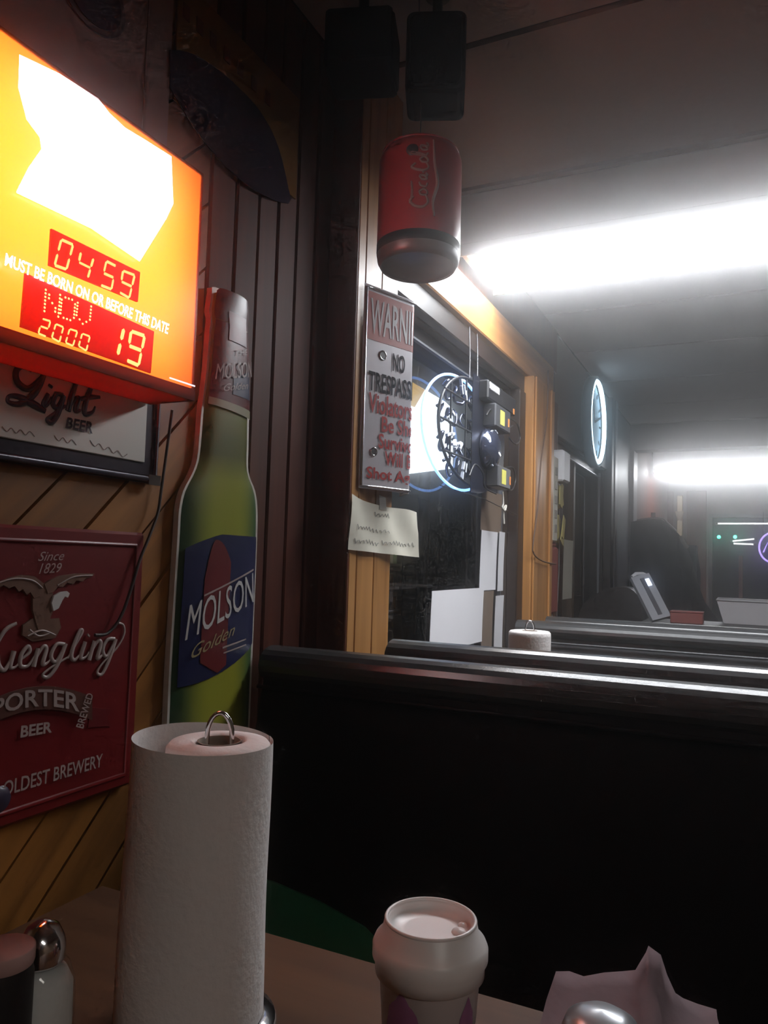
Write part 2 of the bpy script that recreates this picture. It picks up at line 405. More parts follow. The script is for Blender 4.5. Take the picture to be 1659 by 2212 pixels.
MB().box((FWN[0] + 0.03, YF + 0.045, FWN[2] + 0.03), (FWN[1] - 0.03, YF + 0.051, FWN[3] - 0.03)).build('pane', GLASS, wn3)
MB().rbox((0.72, YF + 0.02, FWN[2] + 0.03), (0.76, YF + 0.08, 1.35), 0.003).build('mullion', BOARD, wn3)
MB().rbox((-0.02, YF - 0.03, 0), (0.06, YF, 2.05), 0.003).rbox((0.20, YF - 0.03, 0), (0.40, YF, 2.05), 0.003).build('trim_8', BOARD, kind='structure')

# ------------------------------------------------------------------ ceiling fluorescents
DIFF = lamp('lit fluorescent diffuser', (0.93, 0.96, 1.0), TUBE)
HOUS = mat('white lamp housing', (0.7, 0.7, 0.7), 0.4, noise=0.03)
def ceiling_light(x0, x1, y, z, label, m=None, skirt=True):
    t = thing('ceiling_light', label, 'ceiling light', (x0, y, CZ), 'fluorescent ceiling lights')
    hw, dp = (.165, .012) if skirt else (.12, .055)
    h = MB().rbox((x0, y - hw - .01, z + 0.025), (x1, y + hw + .01, CZ), 0.006)
    if skirt: h.rbox((x0, y - .175, z - .006), (x1, y - .168, z + .03), .001).rbox((x0, y + .168, z - .006), (x1, y + .175, z + .03), .001)
    h.build('housing', HOUS, t)
    ar = np.linspace(0, PI, 11)
    MB().prism([(y + hw * math.cos(a), z + .025 - dp * math.sin(a) ** .6) for a in ar], 0, x0 + .015, x1 - .015).build('diffuser', m or DIFF, t)
    for xe in (x0, x1 - .015): MB().prism([(y + (hw + .008) * math.cos(a), z + .025 - (dp + .008) * math.sin(a) ** .4) for a in ar], 0, xe, xe + .015).build('end_cap', HOUS, t)
    return t
ceiling_light(0.035, 1.27, 2.22, 2.09, 'long white glowing ceiling light above the second booth, nearer of the two')
ceiling_light(0.03, 1.27, 7.35, 2.07, 'white glowing ceiling light far down the room beyond the beam', skirt=False)
ceiling_light(1.7, 2.9, -0.9, 2.10, 'glowing ceiling light over the aisle behind the camera', lamp('worn fluorescent diffuser', (1.0, 0.93, 0.86), TUBE * .36))

# ------------------------------------------------------------------ lit age-limit sign
SX = 0.10
SY0, SY1, SZ0, SZ1 = 0.40, 0.835, 1.405, 1.735
ag = thing('lit_age_sign', 'square lit orange and red age limit sign with glowing date display', 'sign', (0, 0.62, SZ0))
CASE = lit_plastic('red translucent case', (0.19, 0.009, 0.004), 0.45)
ORANGE = lit_plastic('orange backlit face', (0.175, 0.0255, 0.0022), 0.85)
WHITEL = lit_plastic('white backlit face', (1.0, 0.93, 0.96), 0.95)
DEEP = lit_plastic('deep red display window', (0.60, 0.025, 0.06), 0.85)
MB().box((0.018, SY0, SZ0), (SX - 0.004, SY0 + 0.006, SZ1)).box((0.018, SY0, SZ0), (SX - 0.004, SY1, SZ0 + 0.006)).box((0.018, SY0, SZ1 - 0.006), (SX - 0.004, SY1, SZ1)).build('case', CASE, ag)
MB().box((0.018, SY0 + 0.006, SZ0 + 0.006), (0.022, SY1 - 0.006, SZ1 - 0.006)).build('back_plate', mat('white inside', (0.8, 0.78, 0.76), 0.6, noise=0.02), ag)
MB().box((0.018, SY1 - 0.006, SZ0), (SX - 0.004, SY1, SZ1)).build('side_panel', lit_plastic('bright red side plastic', (.55, .026, .010), .7), ag)
MB().box((SX - 0.004, SY0, SZ0 + 0.0), (SX, SY1, SZ0 + 0.016)).build('frame', CASE, ag)
# the orange face has an opening of the emblem's outline, filled with white plastic
EMB = [(42, 118), (130, 160), (212, 212), (236, 244), (270, 276), (318, 305), (370, 338), (374, 440), (358, 474), (300, 562), (198, 493), (35, 415), (62, 362), (90, 322), (86, 296), (58, 258), (40, 190)]
from mathutils.geometry import tessellate_polygon
fo = [Vector((SX - .003, SY0, SZ0 + .016)), Vector((SX - .003, SY1, SZ0 + .016)), Vector((SX - .003, SY1, SZ1)), Vector((SX - .003, SY0, SZ1))]
fi = [Vector((SX - .003, *yz(a, b, SX - .003))) for a, b in EMB]
MB().add(fo + fi, [tuple(t) for t in tessellate_polygon([fo, fi])]).build('face', ORANGE, ag)
MB().add(fi, [tuple(t) for t in tessellate_polygon([fi])]).build('emblem', WHITEL, ag)
E2 = lamp('white backlit emblem', (1.0, 0.93, 0.97), 5.0)
def facepoly(pxs, m, name, x=SX, th=0.002, parent=ag):
    pts = [yz(px, py, x) for px, py in pxs]
    return MB().prism(pts, 0, x - th, x).build(name, m, parent)
def ribbon(pxs, x, r, name, m, parent, closed=False, n=1):
    pts = [(x, *yz(px, py, x)) for px, py in pxs]
    return MB().tube(pts, r, 6, closed=closed, fdir=(1, 0, 0), flat=0.5).build(name, m, parent)
ribbon([(37, 414), (198, 491), (301, 562), (355, 476), (270, 438)], SX + 0.002, 0.0016, 'emblem_outline', E2, ag)
# display windows
d1 = facepoly([(107, 573), (298, 652), (303, 588), (112, 494)], DEEP, 'display_window', SX + 0.003, 0.003)
d2 = facepoly([(46, 706), (326, 806), (333, 716), (56, 590)], DEEP, 'display_window', SX + 0.003, 0.003)
LED = lamp('amber display segment', (1.0, 0.62, 0.12), 1.7)
SEG = {'0': 'abcdef', '4': 'bcfg', '5': 'acdfg', '9': 'abcdfg', '2': 'abdeg', '1': 'ef'}
def segs(mb, ch, fn, t=0.10):
    g = t * 0.45
    def hor(v): return [(g + t * .3, v), (t * .8 + g * .5, v + t / 2), (1 - t * .8 - g * .5, v + t / 2), (1 - g - t * .3, v), (1 - t * .8 - g * .5, v - t / 2), (t * .8 + g * .5, v - t / 2)]
    def ver(u, v0, v1): return [(u, v0 + g), (u + t * .8, v0 + t * .6 + g), (u + t * .8, v1 - t * .6 - g), (u, v1 - g), (u - t * .8, v1 - t * .6 - g), (u - t * .8, v0 + t * .6 + g)]
    P = {'a': hor(1 - t / 2), 'g': hor(.5), 'd': hor(t / 2), 'f': ver(t * .6, .5, 1), 'e': ver(t * .6, 0, .5), 'b': ver(1 - t * .6, .5, 1), 'c': ver(1 - t * .6, 0, .5)}
    for k in SEG[ch]:
        q = P[k]; mb.add([fn(u + .10 * (v - .5), v) for u, v in q], [tuple(range(len(q)))])
XD = SX + 0.0045
for ch, q in (('0', [(117, 576), (146, 586), (159, 526), (130, 513)]), ('4', [(165, 590), (192, 604), (203, 556), (172, 541)]),
              ('5', [(217, 619), (243, 629), (251, 572), (228, 560)]), ('9', [(258, 634), (281, 648), (292, 592), (263, 581)])):
    mb = MB(); segs(mb, ch, wallquad(XD, *q)); mb.build('digit', LED, d1)
for ch, q in (('2', [(82, 722), (101, 730), (110, 692), (90, 686)]), ('0', [(111, 731), (130, 742), (138, 705), (119, 697)]),
              ('0', [(141, 742), (159, 750), (168, 714), (149, 708)]), ('0', [(169, 749), (188, 761), (195, 725), (176, 718)]),
              ('1', [(253, 770), (290, 790), (302, 722), (264, 704)]), ('9', [(273, 782), (302, 795), (314, 722), (280, 710)])):
    mb = MB(); segs(mb, ch, wallquad(XD, *q), 0.11); mb.build('digit', LED, d2)
DOT = {'N': ['10001', '11001', '11001', '10101', '10011', '10011', '10001'], 'O': ['01110', '10001', '10001', '10001', '10001', '10001', '01110'], 'V': ['10001', '10001', '10001', '10001', '10001', '01010', '00100']}
for ch, q in (('N', [(96, 672), (126, 684), (130, 637), (99, 626)]), ('O', [(130, 684), (159, 694), (163, 650), (134, 640)]), ('V', [(164, 694), (193, 705), (197, 662), (168, 654)])):
    mb = MB(); fn = wallquad(XD, *q)
    for r, row in enumerate(DOT[ch]):
        for c, b in enumerate(row):
            if b == '1':
                u, v = c / 4, 1 - r / 6
                mb.add([fn(u + .072 * math.cos(a), v + .055 * math.sin(a)) for a in np.linspace(0, 2 * PI, 8, endpoint=False)], [tuple(range(8))])
    mb.build('dot_letter', lamp('amber display dot', (1.0, .66, .2), 2.6), d2)
mb = letters(MB(), 'MUST BE BORN ON OR BEFORE THIS DATE', wallquad(XD, (10, 573), (362, 722), (366, 700), (13, 546)), bold=0.018)
mb.build('lettering', lamp('white backlit lettering', (1, 0.93, 0.97), 6.0), ag)
mb = MB().box((XD - .001, yz(366, 838, XD)[0], SZ0 + 0.0185), (XD, SY1 - 0.006, SZ0 + 0.0205)).build('small_print', lamp('white backlit small print', (1, .93, .97), 1.2), ag)
for z in (1.70, 1.645, 1.59, 1.535, 1.48, 1.435):
    k_ = 1.0 if z > 1.5 else .55
    MB().tube([(.045, SY0 + 0.015, z), (.045, SY1 - .028, z)], 0.011, 10).build('lamp_tube', lamp('sign tube %.2f' % k_, (1.0, 0.93, 0.93), SIGN_TUBE * k_), ag)

# ------------------------------------------------------------------ tin beer signs
lb = thing('tin_beer_sign', 'white embossed tin beer sign with dark border under the lit age sign', 'sign', (0, 0.6, 1.29))
LX = 0.014
by0, by1, bz0, bz1 = 0.30, 0.862, 1.292, 1.56
MB().rbox((0.003, by0, bz0), (LX - 0.002, by1, bz1), 0.003).build('backing', TIND, lb)
MB().rbox((LX - 0.002, by0 + 0.02, bz0 + 0.028), (LX + 0.001, by1 - 0.028, bz1 - 0.02), 0.001).build('panel', TINW, lb)
MB().tube([(LX, by0 + .005, bz0 + .006), (LX, by1 - .006, bz0 + .006), (LX, by1 - .006, bz1 - .006)], 0.005, 8).build('rim', TIND, lb)
MB().box((LX - .002, by1 - 0.022, bz0 - 0.003), (LX + 0.005, by1 + 0.002, bz0 + 0.012)).build('corner_clip', CHROME, lb)
XL = LX + 0.0025
def script(strokes, x, r, name, m, parent, flat=0.5, n=6):
    mb = MB()
    for st in strokes:
        w_ = [p[2] if len(p) > 2 else 1.0 for p in st]
        P = smooth([(*yz(p[0], p[1], x), wi) for p, wi in zip(st, w_)], n)
        mb.tube([(x, a, b) for a, b, c in P], [r * max(c, .2) for a, b, c in P], 6, fdir=(1, 0, 0), flat=flat)
    return mb.build(name, m, parent)
LIGHT = [
 [(68, 801, .6), (50, 791, .9), (35, 801, 1), (38, 825, 1.1), (61, 840, 1.1), (86, 821, 1), (98, 803, .8)],
 [(98, 803, .8), (82, 838, 1.2), (62, 862, 1.2), (40, 873, 1), (18, 868, .7), (20, 856, .7), (40, 857, 1), (70, 872, 1.4), (98, 888, .9)],
 [(104, 850, .7), (95, 874, 1.1), (104, 872, .6), (112, 858, .5)], [(108, 836, .9), (110, 832, .9)],
 [(136, 854, .8), (122, 852, .8), (114, 872, .9), (124, 880, .9), (136, 860, .8)], [(138, 854, .9), (126, 890, 1.1), (112, 912, 1), (102, 906, .7), (116, 894, .6), (142, 876, .5)],
 [(166, 824, .8), (154, 858, 1.1), (147, 888, 1.1)], [(149, 880, .6), (162, 862, .8), (170, 862, 1), (163, 886, 1), (174, 886, .5)],
 [(196, 838, .9), (184, 874, 1.1), (184, 894, 1), (200, 890, .6), (206, 878, .4)], [(174, 862, .8), (196, 858, 1), (216, 858, .6)]]
script(LIGHT, XL, 0.0040, 'script_lettering', NAVYP, lb, flat=.4)
letters(MB(), 'BEER', wallquad(XL, (141, 924), (200, 937), (203, 912), (146, 901)), bold=0.03).build('lettering', NAVYP, lb)
fine = []
for a, b in (((5, 925), (75, 938)), ((118, 945), (165, 956)), ((195, 955), (275, 985))):
    n_ = int((b[0] - a[0]) / 9); fine.append([(a[0] + (b[0] - a[0]) * i / n_, a[1] + (b[1] - a[1]) * i / n_ + (5 if i % 2 else -4), .8) for i in range(n_ + 1)])
for q_ in fine: script([q_], XL - .001, 0.0008, 'fine_script', GREYP, lb)

rd = thing('red_tin_beer_sign', 'red embossed tin beer sign with eagle low on the plank wall', 'sign', (0, 0.6, 0.87))
RXX = 0.012
ry0, ry1, rz0, rz1 = 0.34, 0.846, 0.862, 1.219
MB().rbox((0.003, ry0, rz0), (RXX, ry1, rz1), 0.004).build('panel', TINR, rd)
MB().tube([(RXX, ry0, rz1 - .018), (RXX, ry1 - .018, rz1 - .018), (RXX, ry1 - .018, rz0 + .018), (RXX, ry0, rz0 + .018)], 0.0035, 8, flat=.6, fdir=None).build('raised_rim', TINR, rd)
XR = RXX + 0.0025
letters(MB(), 'Since', wallquad(XR, (82, 1212), (138, 1210), (140, 1190), (84, 1192)), shear=.35).build('lettering', GREYP, rd)
letters(MB(), '1829', wallquad(XR, (84, 1240), (132, 1236), (134, 1216), (88, 1217)), shear=.2).build('lettering', GREYP, rd)
def solid(pxs, x, name, m, parent, th=.004):
    pts = [yz(a, b, x) for a, b in pxs]
    return MB().prism(pts, 0, x - th, x).build(name, m, parent)
eg = solid([(84, 1260), (104, 1260), (114, 1280), (117, 1300), (113, 1325), (105, 1345), (98, 1364), (84, 1364), (78, 1345), (71, 1318), (71, 1288)], XR + .001, 'eagle_relief', BROWNP, rd, .006)
solid([(-24, 1268), (0, 1257), (25, 1247), (50, 1242), (75, 1245), (94, 1260), (90, 1288), (74, 1292), (66, 1279), (58, 1285), (50, 1273), (41, 1278), (32, 1266), (20, 1271), (8, 1264), (-8, 1273)], XR + .002, 'wing', BROWNP, eg, .004)
solid([(96, 1262), (110, 1253), (130, 1244), (165, 1239), (204, 1239), (201, 1245), (186, 1249), (180, 1256), (165, 1254), (158, 1262), (145, 1259), (136, 1268), (126, 1266), (116, 1279), (104, 1282)], XR + .002, 'wing', BROWNP, eg, .004)
solid([(112, 1302), (117, 1287), (131, 1279), (145, 1277), (151, 1282), (147, 1291), (141, 1288), (135, 1297), (127, 1314), (116, 1320)], XR + .0035, 'eagle_head', WHITEP, eg, .003)
solid([(50, 1350), (70, 1336), (105, 1338), (128, 1335), (132, 1356), (120, 1378), (70, 1386), (48, 1372)], XR, 'perch_relief', BROWNP, rd, .003)
for q_ in ([[(-12, 1262, 1), (30, 1250, 1), (70, 1254, 1), (92, 1270, .7)], [(200, 1243, .8), (160, 1246, 1), (125, 1264, .7)], [(60, 1374, 1), (90, 1362, 1.2), (120, 1372, .8)], [(64, 1360, 1), (84, 1374, 1), (108, 1368, 1)]]): script([q_], XR + .003, 0.0012, 'feather_ridge', GREYP, eg)
YU = [
 [(-10, 1400, .6), (10, 1362, 1), (36, 1346, .7)],
 [(-4, 1414, .8), (-3, 1436, 1), (8, 1448, 1), (22, 1428, .8), (30, 1408, 1)], [(30, 1406, 1.2), (22, 1440, 1), (34, 1440, .5), (46, 1424, .5)],
 [(46, 1424, .5), (64, 1408, .8), (60, 1396, .9), (46, 1414, 1), (44, 1438, 1), (60, 1438, .7), (74, 1418, .5)],
 [(82, 1400, 1), (72, 1440, 1.2)], [(74, 1428, .5), (92, 1398, .9), (100, 1402, 1), (92, 1434, 1.1), (104, 1430, .5), (114, 1414, .4)],
 [(140, 1392, .9), (122, 1392, .9), (110, 1416, 1), (120, 1430, .9), (138, 1400, .8)], [(142, 1390, 1.1), (124, 1436, 1), (104, 1462, .9), (92, 1458, .7), (110, 1442, .5), (146, 1420, .5)],
 [(146, 1422, .5), (172, 1376, .8), (178, 1362, .8), (170, 1366, .9), (154, 1412, 1.2), (160, 1426, .9), (172, 1414, .4)],
 [(184, 1386, 1.1), (174, 1420, 1.1), (184, 1420, .5), (192, 1408, .4)], [(190, 1374, 1), (192, 1371, 1)],
 [(204, 1384, 1), (192, 1426, 1.2)], [(194, 1414, .5), (210, 1386, .9), (218, 1390, 1), (210, 1422, 1.1), (222, 1414, .5)],
 [(248, 1380, .9), (232, 1382, .9), (222, 1404, 1), (230, 1418, .9), (246, 1390, .8)],
 [(250, 1380, 1.1), (236, 1424, 1), (220, 1456, .9), (210, 1452, .7), (222, 1432, .5), (252, 1400, .5), (268, 1370, .6), (266, 1350, .6), (252, 1346, .6)]]
script(YU, XR, 0.0031, 'script_lettering', GREYP, rd, flat=.4)
# arch ribbon with PORTER, ribbon end, lower lines
def arch(px0, px1, ymid, yend, hgt, x, lean=0.0):
    def fn(u, v):
        px = px0 + (px1 - px0) * u; t = (px - 95) / 110.0
        py = ymid + (yend - ymid) * t * t - hgt * (v - .5) - lean * (px - 95)
        return (x, *yz(px, py, x))
    return fn
fa = arch(-40, 196, 1507, 1535, 50, XR)
mb = MB(); K = 24
vs = [fa(i / K, v) for i in range(K + 1) for v in (0, 1)]
mb.add(vs + [(a + .003, b, c) for a, b, c in vs], [(2 * i + 2 * (K + 1), 2 * i + 2 + 2 * (K + 1), 2 * i + 3 + 2 * (K + 1), 2 * i + 1 + 2 * (K + 1)) for i in range(K)] + [(2 * i + 1, 2 * i + 3, 2 * i + 3 + 2 * (K + 1), 2 * i + 1 + 2 * (K + 1)) for i in range(K)]).build('arch_ribbon', mat('olive ribbon', (0.09, 0.035, 0.025), .4, noise=.15), rd)
letters(MB(), 'PORTER', lambda u, v: arch(-14, 172, 1507, 1533, 38, XR + .004)(u, v), bold=0.02).build('lettering', GREYP, rd)
letters(MB(), 'BREWED', wallquad(XR + .005, (180, 1574), (202, 1500), (188, 1496), (164, 1570)), bold=.01).build('lettering', GREYP, rd)
solid([(196, 1528), (240, 1532), (232, 1550), (240, 1568), (190, 1572)], XR - .001, 'ribbon_tail', TINR2, rd, .002)
letters(MB(), 'BEER', wallquad(XR, (44, 1594), (112, 1582), (113, 1558), (46, 1568)), bold=0.03).build('lettering', GREYP, rd)
(ya, za), (yb_, zb_) = yz(221, 1656, XR), yz(224, 1626, XR)
letters(MB(), "AMERICA'S OLDEST BREWERY", quad((XR, ya - .247, za), (XR, ya, za), (XR, ya, zb_), (XR, ya - .247, zb_)), bold=0.012).build('lettering', GREYP, rd)
MB().lathe([(0.0, 0.004), (0.012, 0.004), (0.016, 0.0)], (RXX, *yz(-2, 1728, RXX)), 20, axis=(1, 0, 0)).build('round_seal', NAVYP, rd)

# ------------------------------------------------------------------ tall bottle-shaped tin sign
bt = thing('bottle_shaped_sign', 'tall green bottle shaped tin beer sign with blue label on the wall', 'sign', (0, 1.03, 0.86))
L_ = [(360, 1580), (366, 1440), (376, 1280), (384, 1150), (387, 1100), (396, 1060), (414, 1025), (426, 990), (432, 930), (436, 880), (446, 800), (452, 720), (455, 690), (452, 672), (455, 650), (458, 630), (464, 620)]
R_ = [(524, 645), (534, 658), (536, 690), (534, 712), (537, 790), (538, 880), (537, 960), (536, 1010), (541, 1035), (551, 1060), (556, 1095), (556, 1150), (552, 1260), (546, 1400), (536, 1620)]
BX = 0.014
Lp = [yz(a, b, BX) for a, b in L_]; Rp = [yz(a, b, BX) for a, b in R_]
Lp = [(Lp[0][0], 0.865)] + Lp; Rp[-1] = (Rp[-2][0], 0.865)
out = smooth(Lp + Rp, 3)
MB().prism(out, 0, 0.004, BX).build('silver_edge', mat('worn silver edge', (0.62, 0.58, 0.52), .45, .3, noise=.25, nscale=60), bt)
cyc = sum(p[0] for p in out) / len(out)
def halfwidths(z):
    xs = []
    for i in range(len(out)):
        a, b = out[i], out[(i + 1) % len(out)]
        if (a[1] - z) * (b[1] - z) <= 0 and a[1] != b[1]: xs.append(a[0] + (b[0] - a[0]) * (z - a[1]) / (b[1] - a[1]))
    return (min(xs), max(xs)) if len(xs) > 1 else (cyc, cyc)
def slab(z0f, z1f, m, name, x, inset=.006, n=36, u0=0., u1=1.):
    """printed zone of the bottle between two height curves (functions of u), slightly domed"""
    mb = MB(); M = 12; vs = []; fs = []
    for j in range(n + 1):
        for i in range(M + 1):
            u = u0 + (u1 - u0) * i / M
            z = z0f(u) + (z1f(u) - z0f(u)) * j / n
            a, b = halfwidths(min(max(z, .868), 1.632)); a += inset; b -= inset
            vs.append((x + .012 * (1 - (2 * u - 1) ** 2) ** .5 if 0 < u < 1 else x, a + (b - a) * u, z))
    for j in range(n):
        for i in range(M): fs.append((j * (M + 1) + i, j * (M + 1) + i + 1, (j + 1) * (M + 1) + i + 1, (j + 1) * (M + 1) + i))
    return mb.add(vs, fs, True).build(name, m, bt)
def bottle_green():
    m = mat('green bottle print', (0.05, 0.16, 0.03), .38)
    nt = m.node_tree; b = nt.nodes['Principled BSDF']
    tc = nt.nodes.new('ShaderNodeTexCoord'); sp = nt.nodes.new('ShaderNodeSeparateXYZ'); nt.links.new(tc.outputs['Generated'], sp.inputs[0])
    cr = nt.nodes.new('ShaderNodeValToRGB'); cr.color_ramp.interpolation = 'EASE'
    e = cr.color_ramp.elements; e[0].position = 0.02; e[0].color = (0.02, 0.055, 0.025, 1); e[1].position = 0.97; e[1].color = (0.03, 0.075, 0.025, 1)
    x = e.new(.38); x.color = (0.27, 0.265, 0.025, 1); x = e.new(.66); x.color = (0.25, 0.24, 0.02, 1)
    nt.links.new(sp.outputs['Y'], cr.inputs[0])
    cz = nt.nodes.new('ShaderNodeValToRGB'); e = cz.color_ramp.elements
    e[0].position = .0; e[0].color = (.95, .95, .95, 1); e[1].position = 1; e[1].color = (.75, .8, .9, 1)
    for p, c in ((.50, 1.0), (.585, 1.0), (.64, .32), (.68, .38), (.74, .62)): q = e.new(p); q.color = (c * .9, c, c, 1)
    nt.links.new(sp.outputs['Z'], cz.inputs[0])
    mx = nt.nodes.new('ShaderNodeMix'); mx.data_type = 'RGBA'; mx.blend_type = 'MULTIPLY'; mx.inputs[0].default_value = 1
    nt.links.new(cr.outputs[0], mx.inputs[6]); nt.links.new(cz.outputs[0], mx.inputs[7]); nt.links.new(mx.outputs[2], b.inputs['Base Color'])
    return m
slab(lambda u: .868, lambda u: 1.63 - .0 * u, bottle_green(), 'bottle_body', BX - .0, .005, 60)
BLUE = mat('navy blue label', (0.008, 0.012, 0.055), .38, noise=.2, nscale=14)
LRED = mat('dull red label flash', (0.12, 0.010, 0.012), .38, noise=.2, nscale=20)
CAPR = mat('burgundy foil', (0.11, 0.018, 0.022), .3, noise=.25, nscale=40)
def zz(px, py): return yz(px, py, BX)[1]
zl0, zl1 = zz(372, 1497), zz(385, 1160)
slab(lambda u: zl0 + .008 + .050 * u * u, lambda u: zl1 - .022 + .030 * min(1, u * 2.4) ** .7, BLUE, 'label', BX + .0022, .006, 24, .03, 1.)
slab(lambda u: 1.00 + .10 * abs(u - .45), lambda u: 1.215 - .9 * (u - .36) ** 2 * (1 if u > .36 else 5), LRED, 'label_flash', BX + .0032, .006, 20, .24, .56)
slab(lambda u: zz(430, 868) - .006 * u, lambda u: zz(455, 690) + .002, CAPR, 'neck_label', BX + .0022, .004, 16, 0.02, .99)
slab(lambda u: zz(430, 868) - .0065 * u, lambda u: zz(430, 868) + .012 - .004 * u, mat('cream band', (.28, .26, .16), .4, noise=.1), 'neck_band', BX + .003, .004, 3, .02, .99)
slab(lambda u: zz(480, 850), lambda u: zz(480, 850) + .05 * u + .004, BLUE, 'neck_flash', BX + .003, .005, 6, .45, .99)
slab(lambda u: zz(455, 690) + .003, lambda u: 1.628, mat('dim burgundy cap', (.10, .022, .025), .35, noise=.2, nscale=60), 'cap', BX + .0022, .004, 8, .02, .98)
slab(lambda u: zz(490, 740), lambda u: zz(490, 678), mat('pale foil patch', (.33, .24, .27), .35, noise=.2), 'foil_patch', BX + .0036, .004, 6, .3, .82)
def domed(*px, x=BX + .004):
    g = wallquad(x, *px)
    def fn(u, v):
        p = g(u, v); a, b = halfwidths(min(max(p[2], .868), 1.632)); t = min(1, max(0, (p[1] - a) / (b - a)))
        return (x + .012 * (max(0, 1 - (2 * t - 1) ** 2)) ** .5, p[1], p[2])
    return fn
letters(MB(), 'MOLSON', domed((392, 1384), (541, 1300), (539, 1236), (402, 1306)), bold=.0).build('lettering', WHITEP, bt)
letters(MB(), 'Golden', domed((402, 1424), (494, 1370), (497, 1344), (408, 1392)), shear=.3).build('lettering', GOLDP, bt)
letters(MB(), 'MOLSON', domed((458, 820), (538, 816), (538, 782), (462, 786), x=BX + .005), bold=.0).build('lettering', GREYP, bt)
letters(MB(), 'THE', domed((497, 770), (524, 768), (524, 756), (498, 758), x=BX + .005)).build('lettering', GREYP, bt)
letters(MB(), 'Golden', domed((472, 846), (526, 841), (527, 826), (474, 830), x=BX + .005), shear=.3).build('lettering', GREYP, bt)
for q in (((468, 1396), (522, 1378), (522, 1381), (468, 1400)), ((470, 1408), (522, 1390), (522, 1393), (470, 1411)), ((430, 1288), (540, 1232), (540, 1228), (430, 1284))):
    fn = domed(*q, x=BX + .0045); mb = MB(); vs = []
    for i in range(9): vs += [fn(i / 8, 0), fn(i / 8, 1)]
    mb.add(vs, [(2 * i, 2 * i + 2, 2 * i + 3, 2 * i + 1) for i in range(8)]).build('fine_print', GREYP, bt)

# ------------------------------------------------------------------ banner high on the wall, round sign above the age sign
bn = thing('beer_banner', 'faded yellow banner with dark blue wave high on the left wall', 'banner', (0, 1.03, 1.88))
NX = 0.010
MB().rbox((0.006, .862, 1.884), (NX, 1.212, 2.085), .001).build('cloth', mat('faded yellow cloth', (.17, .085, .022), .85, spec=.05, noise=.15, nscale=10), bn)
pts = smooth([yz(a, b, NX) for a, b in ((366, 108), (400, 112), (440, 130), (500, 176), (560, 240), (600, 318), (627, 430))], 5) + smooth([yz(a, b, NX) for a, b in ((622, 440), (590, 432), (540, 405), (479, 352), (422, 282), (385, 222), (366, 190))], 5)
MB().prism(pts, 0, NX, NX + .0015).build('blue_wave', mat('dark blue cloth print', (.016, .014, .032), .85, spec=.04, noise=.3, nscale=16), bn)
for i in range(7):
    t = i / 6; px = 405 + 175 * t; py = 28 + 185 * t
    y_, z_ = yz(px, py, NX + .001)
    MB().box((NX, y_ - .010, z_ - .012), (NX + .001, y_ + .006, z_ + .012)).build('faded_mark', mat('faded red cloth print', (.11, .035, .016), .8, spec=.05, noise=.2), bn)
rs = thing('pale_tin_sign', 'dull pale tin sign with dark oval badge above the age sign', 'sign', (0, .66, 1.78))
MB().rbox((.003, .40, 1.765), (.009, .856, 2.235), .003).build('panel', mat('dull mauve tin', (.24, .15, .15), .6, spec=.2, noise=.12, nscale=7), rs)
MB().rbox((.009, .800, 1.77), (.0105, .806, 2.23), .0005).rbox((.009, .40, 2.205), (.0105, .80, 2.211), .0005).build('embossed_line', mat('mauve tin line', (.16, .09, .09), .45, noise=.1), rs)
c_ = Vector((0.010, *yz(200, -14, 0.010)))
el = lambda k: [(c_.y + .058 * k * math.cos(t), c_.z + .05 * k * math.sin(t)) for t in np.linspace(0, 2 * PI, 36, endpoint=False)]
bd = MB().prism(el(1), 0, .009, .012).build('badge', mat('badge grey', (.10, .08, .10), .4, noise=.1), rs)
MB().prism(el(.84), 0, .012, .0135).build('badge_field', mat('badge blue', (.014, .015, .045), .4, noise=.2), bd)

# dark cord hanging from the age sign across the red sign
cp = [(372, 886, .016), (362, 960, .012), (348, 1062, .012), (341, 1108, .014), (322, 1160, .018), (302, 1210, .020), (280, 1282, .021), (258, 1338, .021), (232, 1368, .020), (205, 1372, .020)]
o = MB().tube(smooth([(x, *yz(a, b, x)) for a, b, x in cp], 6), .0022, 8).build('dark_cable', CORD); tag(o, 'thin dark cable hanging from the age sign down over the red tin sign', 'cable')

# ------------------------------------------------------------------ hanging can, loudspeakers
cn = dep(906, 455, 1.40)
cv = thing('hanging_can', 'big red soda can hanging from the ceiling beside the wall post', 'can', (cn.x, cn.y, cn.z - .11))
axis = (UP * 1.0 + RIGHT * 0.03 + FWD * 0.10).normalized()
Rr = .0765; Hh = .205
q = Vector((0, 0, 1)).rotation_difference(axis)
RED = mat('glossy can red', (.36, .012, .016), .28, noise=.06, nscale=8)
base = cn - axis * .105
MB().lathe([(Rr * .985, .033), (Rr, .039), (Rr, .19), (Rr * .985, .198), (Rr * .93, .208), (Rr * .9, .211), (Rr * .9, .205), (0.0, .203)], base, 48, axis).build('shell', RED, cv)
MB().lathe([(Rr * 1.0, .016), (Rr * 1.004, .018), (Rr * 1.004, .034), (Rr * .985, .0345)], base, 48, axis).build('dark_band', BLACK, cv)
MB().lathe([(0, .004), (Rr * .82, .004), (Rr * .86, -.002), (Rr * .9, -.006), (Rr * .97, .004), (Rr * .995, .017)], base, 48, axis).build('base_ring', mat('dull grey metal', (.25, .25, .25), .4, .5, noise=.1), cv)
MB().tube([base + q @ Vector((Rr * .9 * math.cos(t), Rr * .9 * math.sin(t), .210)) for t in np.linspace(0, 2 * PI, 40, endpoint=False)], .003, 8, closed=True).build('top_rim', RED, cv)
tocam = (CAM - base); tocam = (tocam - axis * tocam.dot(axis)).normalized(); side = axis.cross(tocam)   # side points to the viewer's right
def canpt(ang, h, r=Rr + .0012): return base + axis * h + (tocam * math.cos(ang) + side * math.sin(ang)) * r
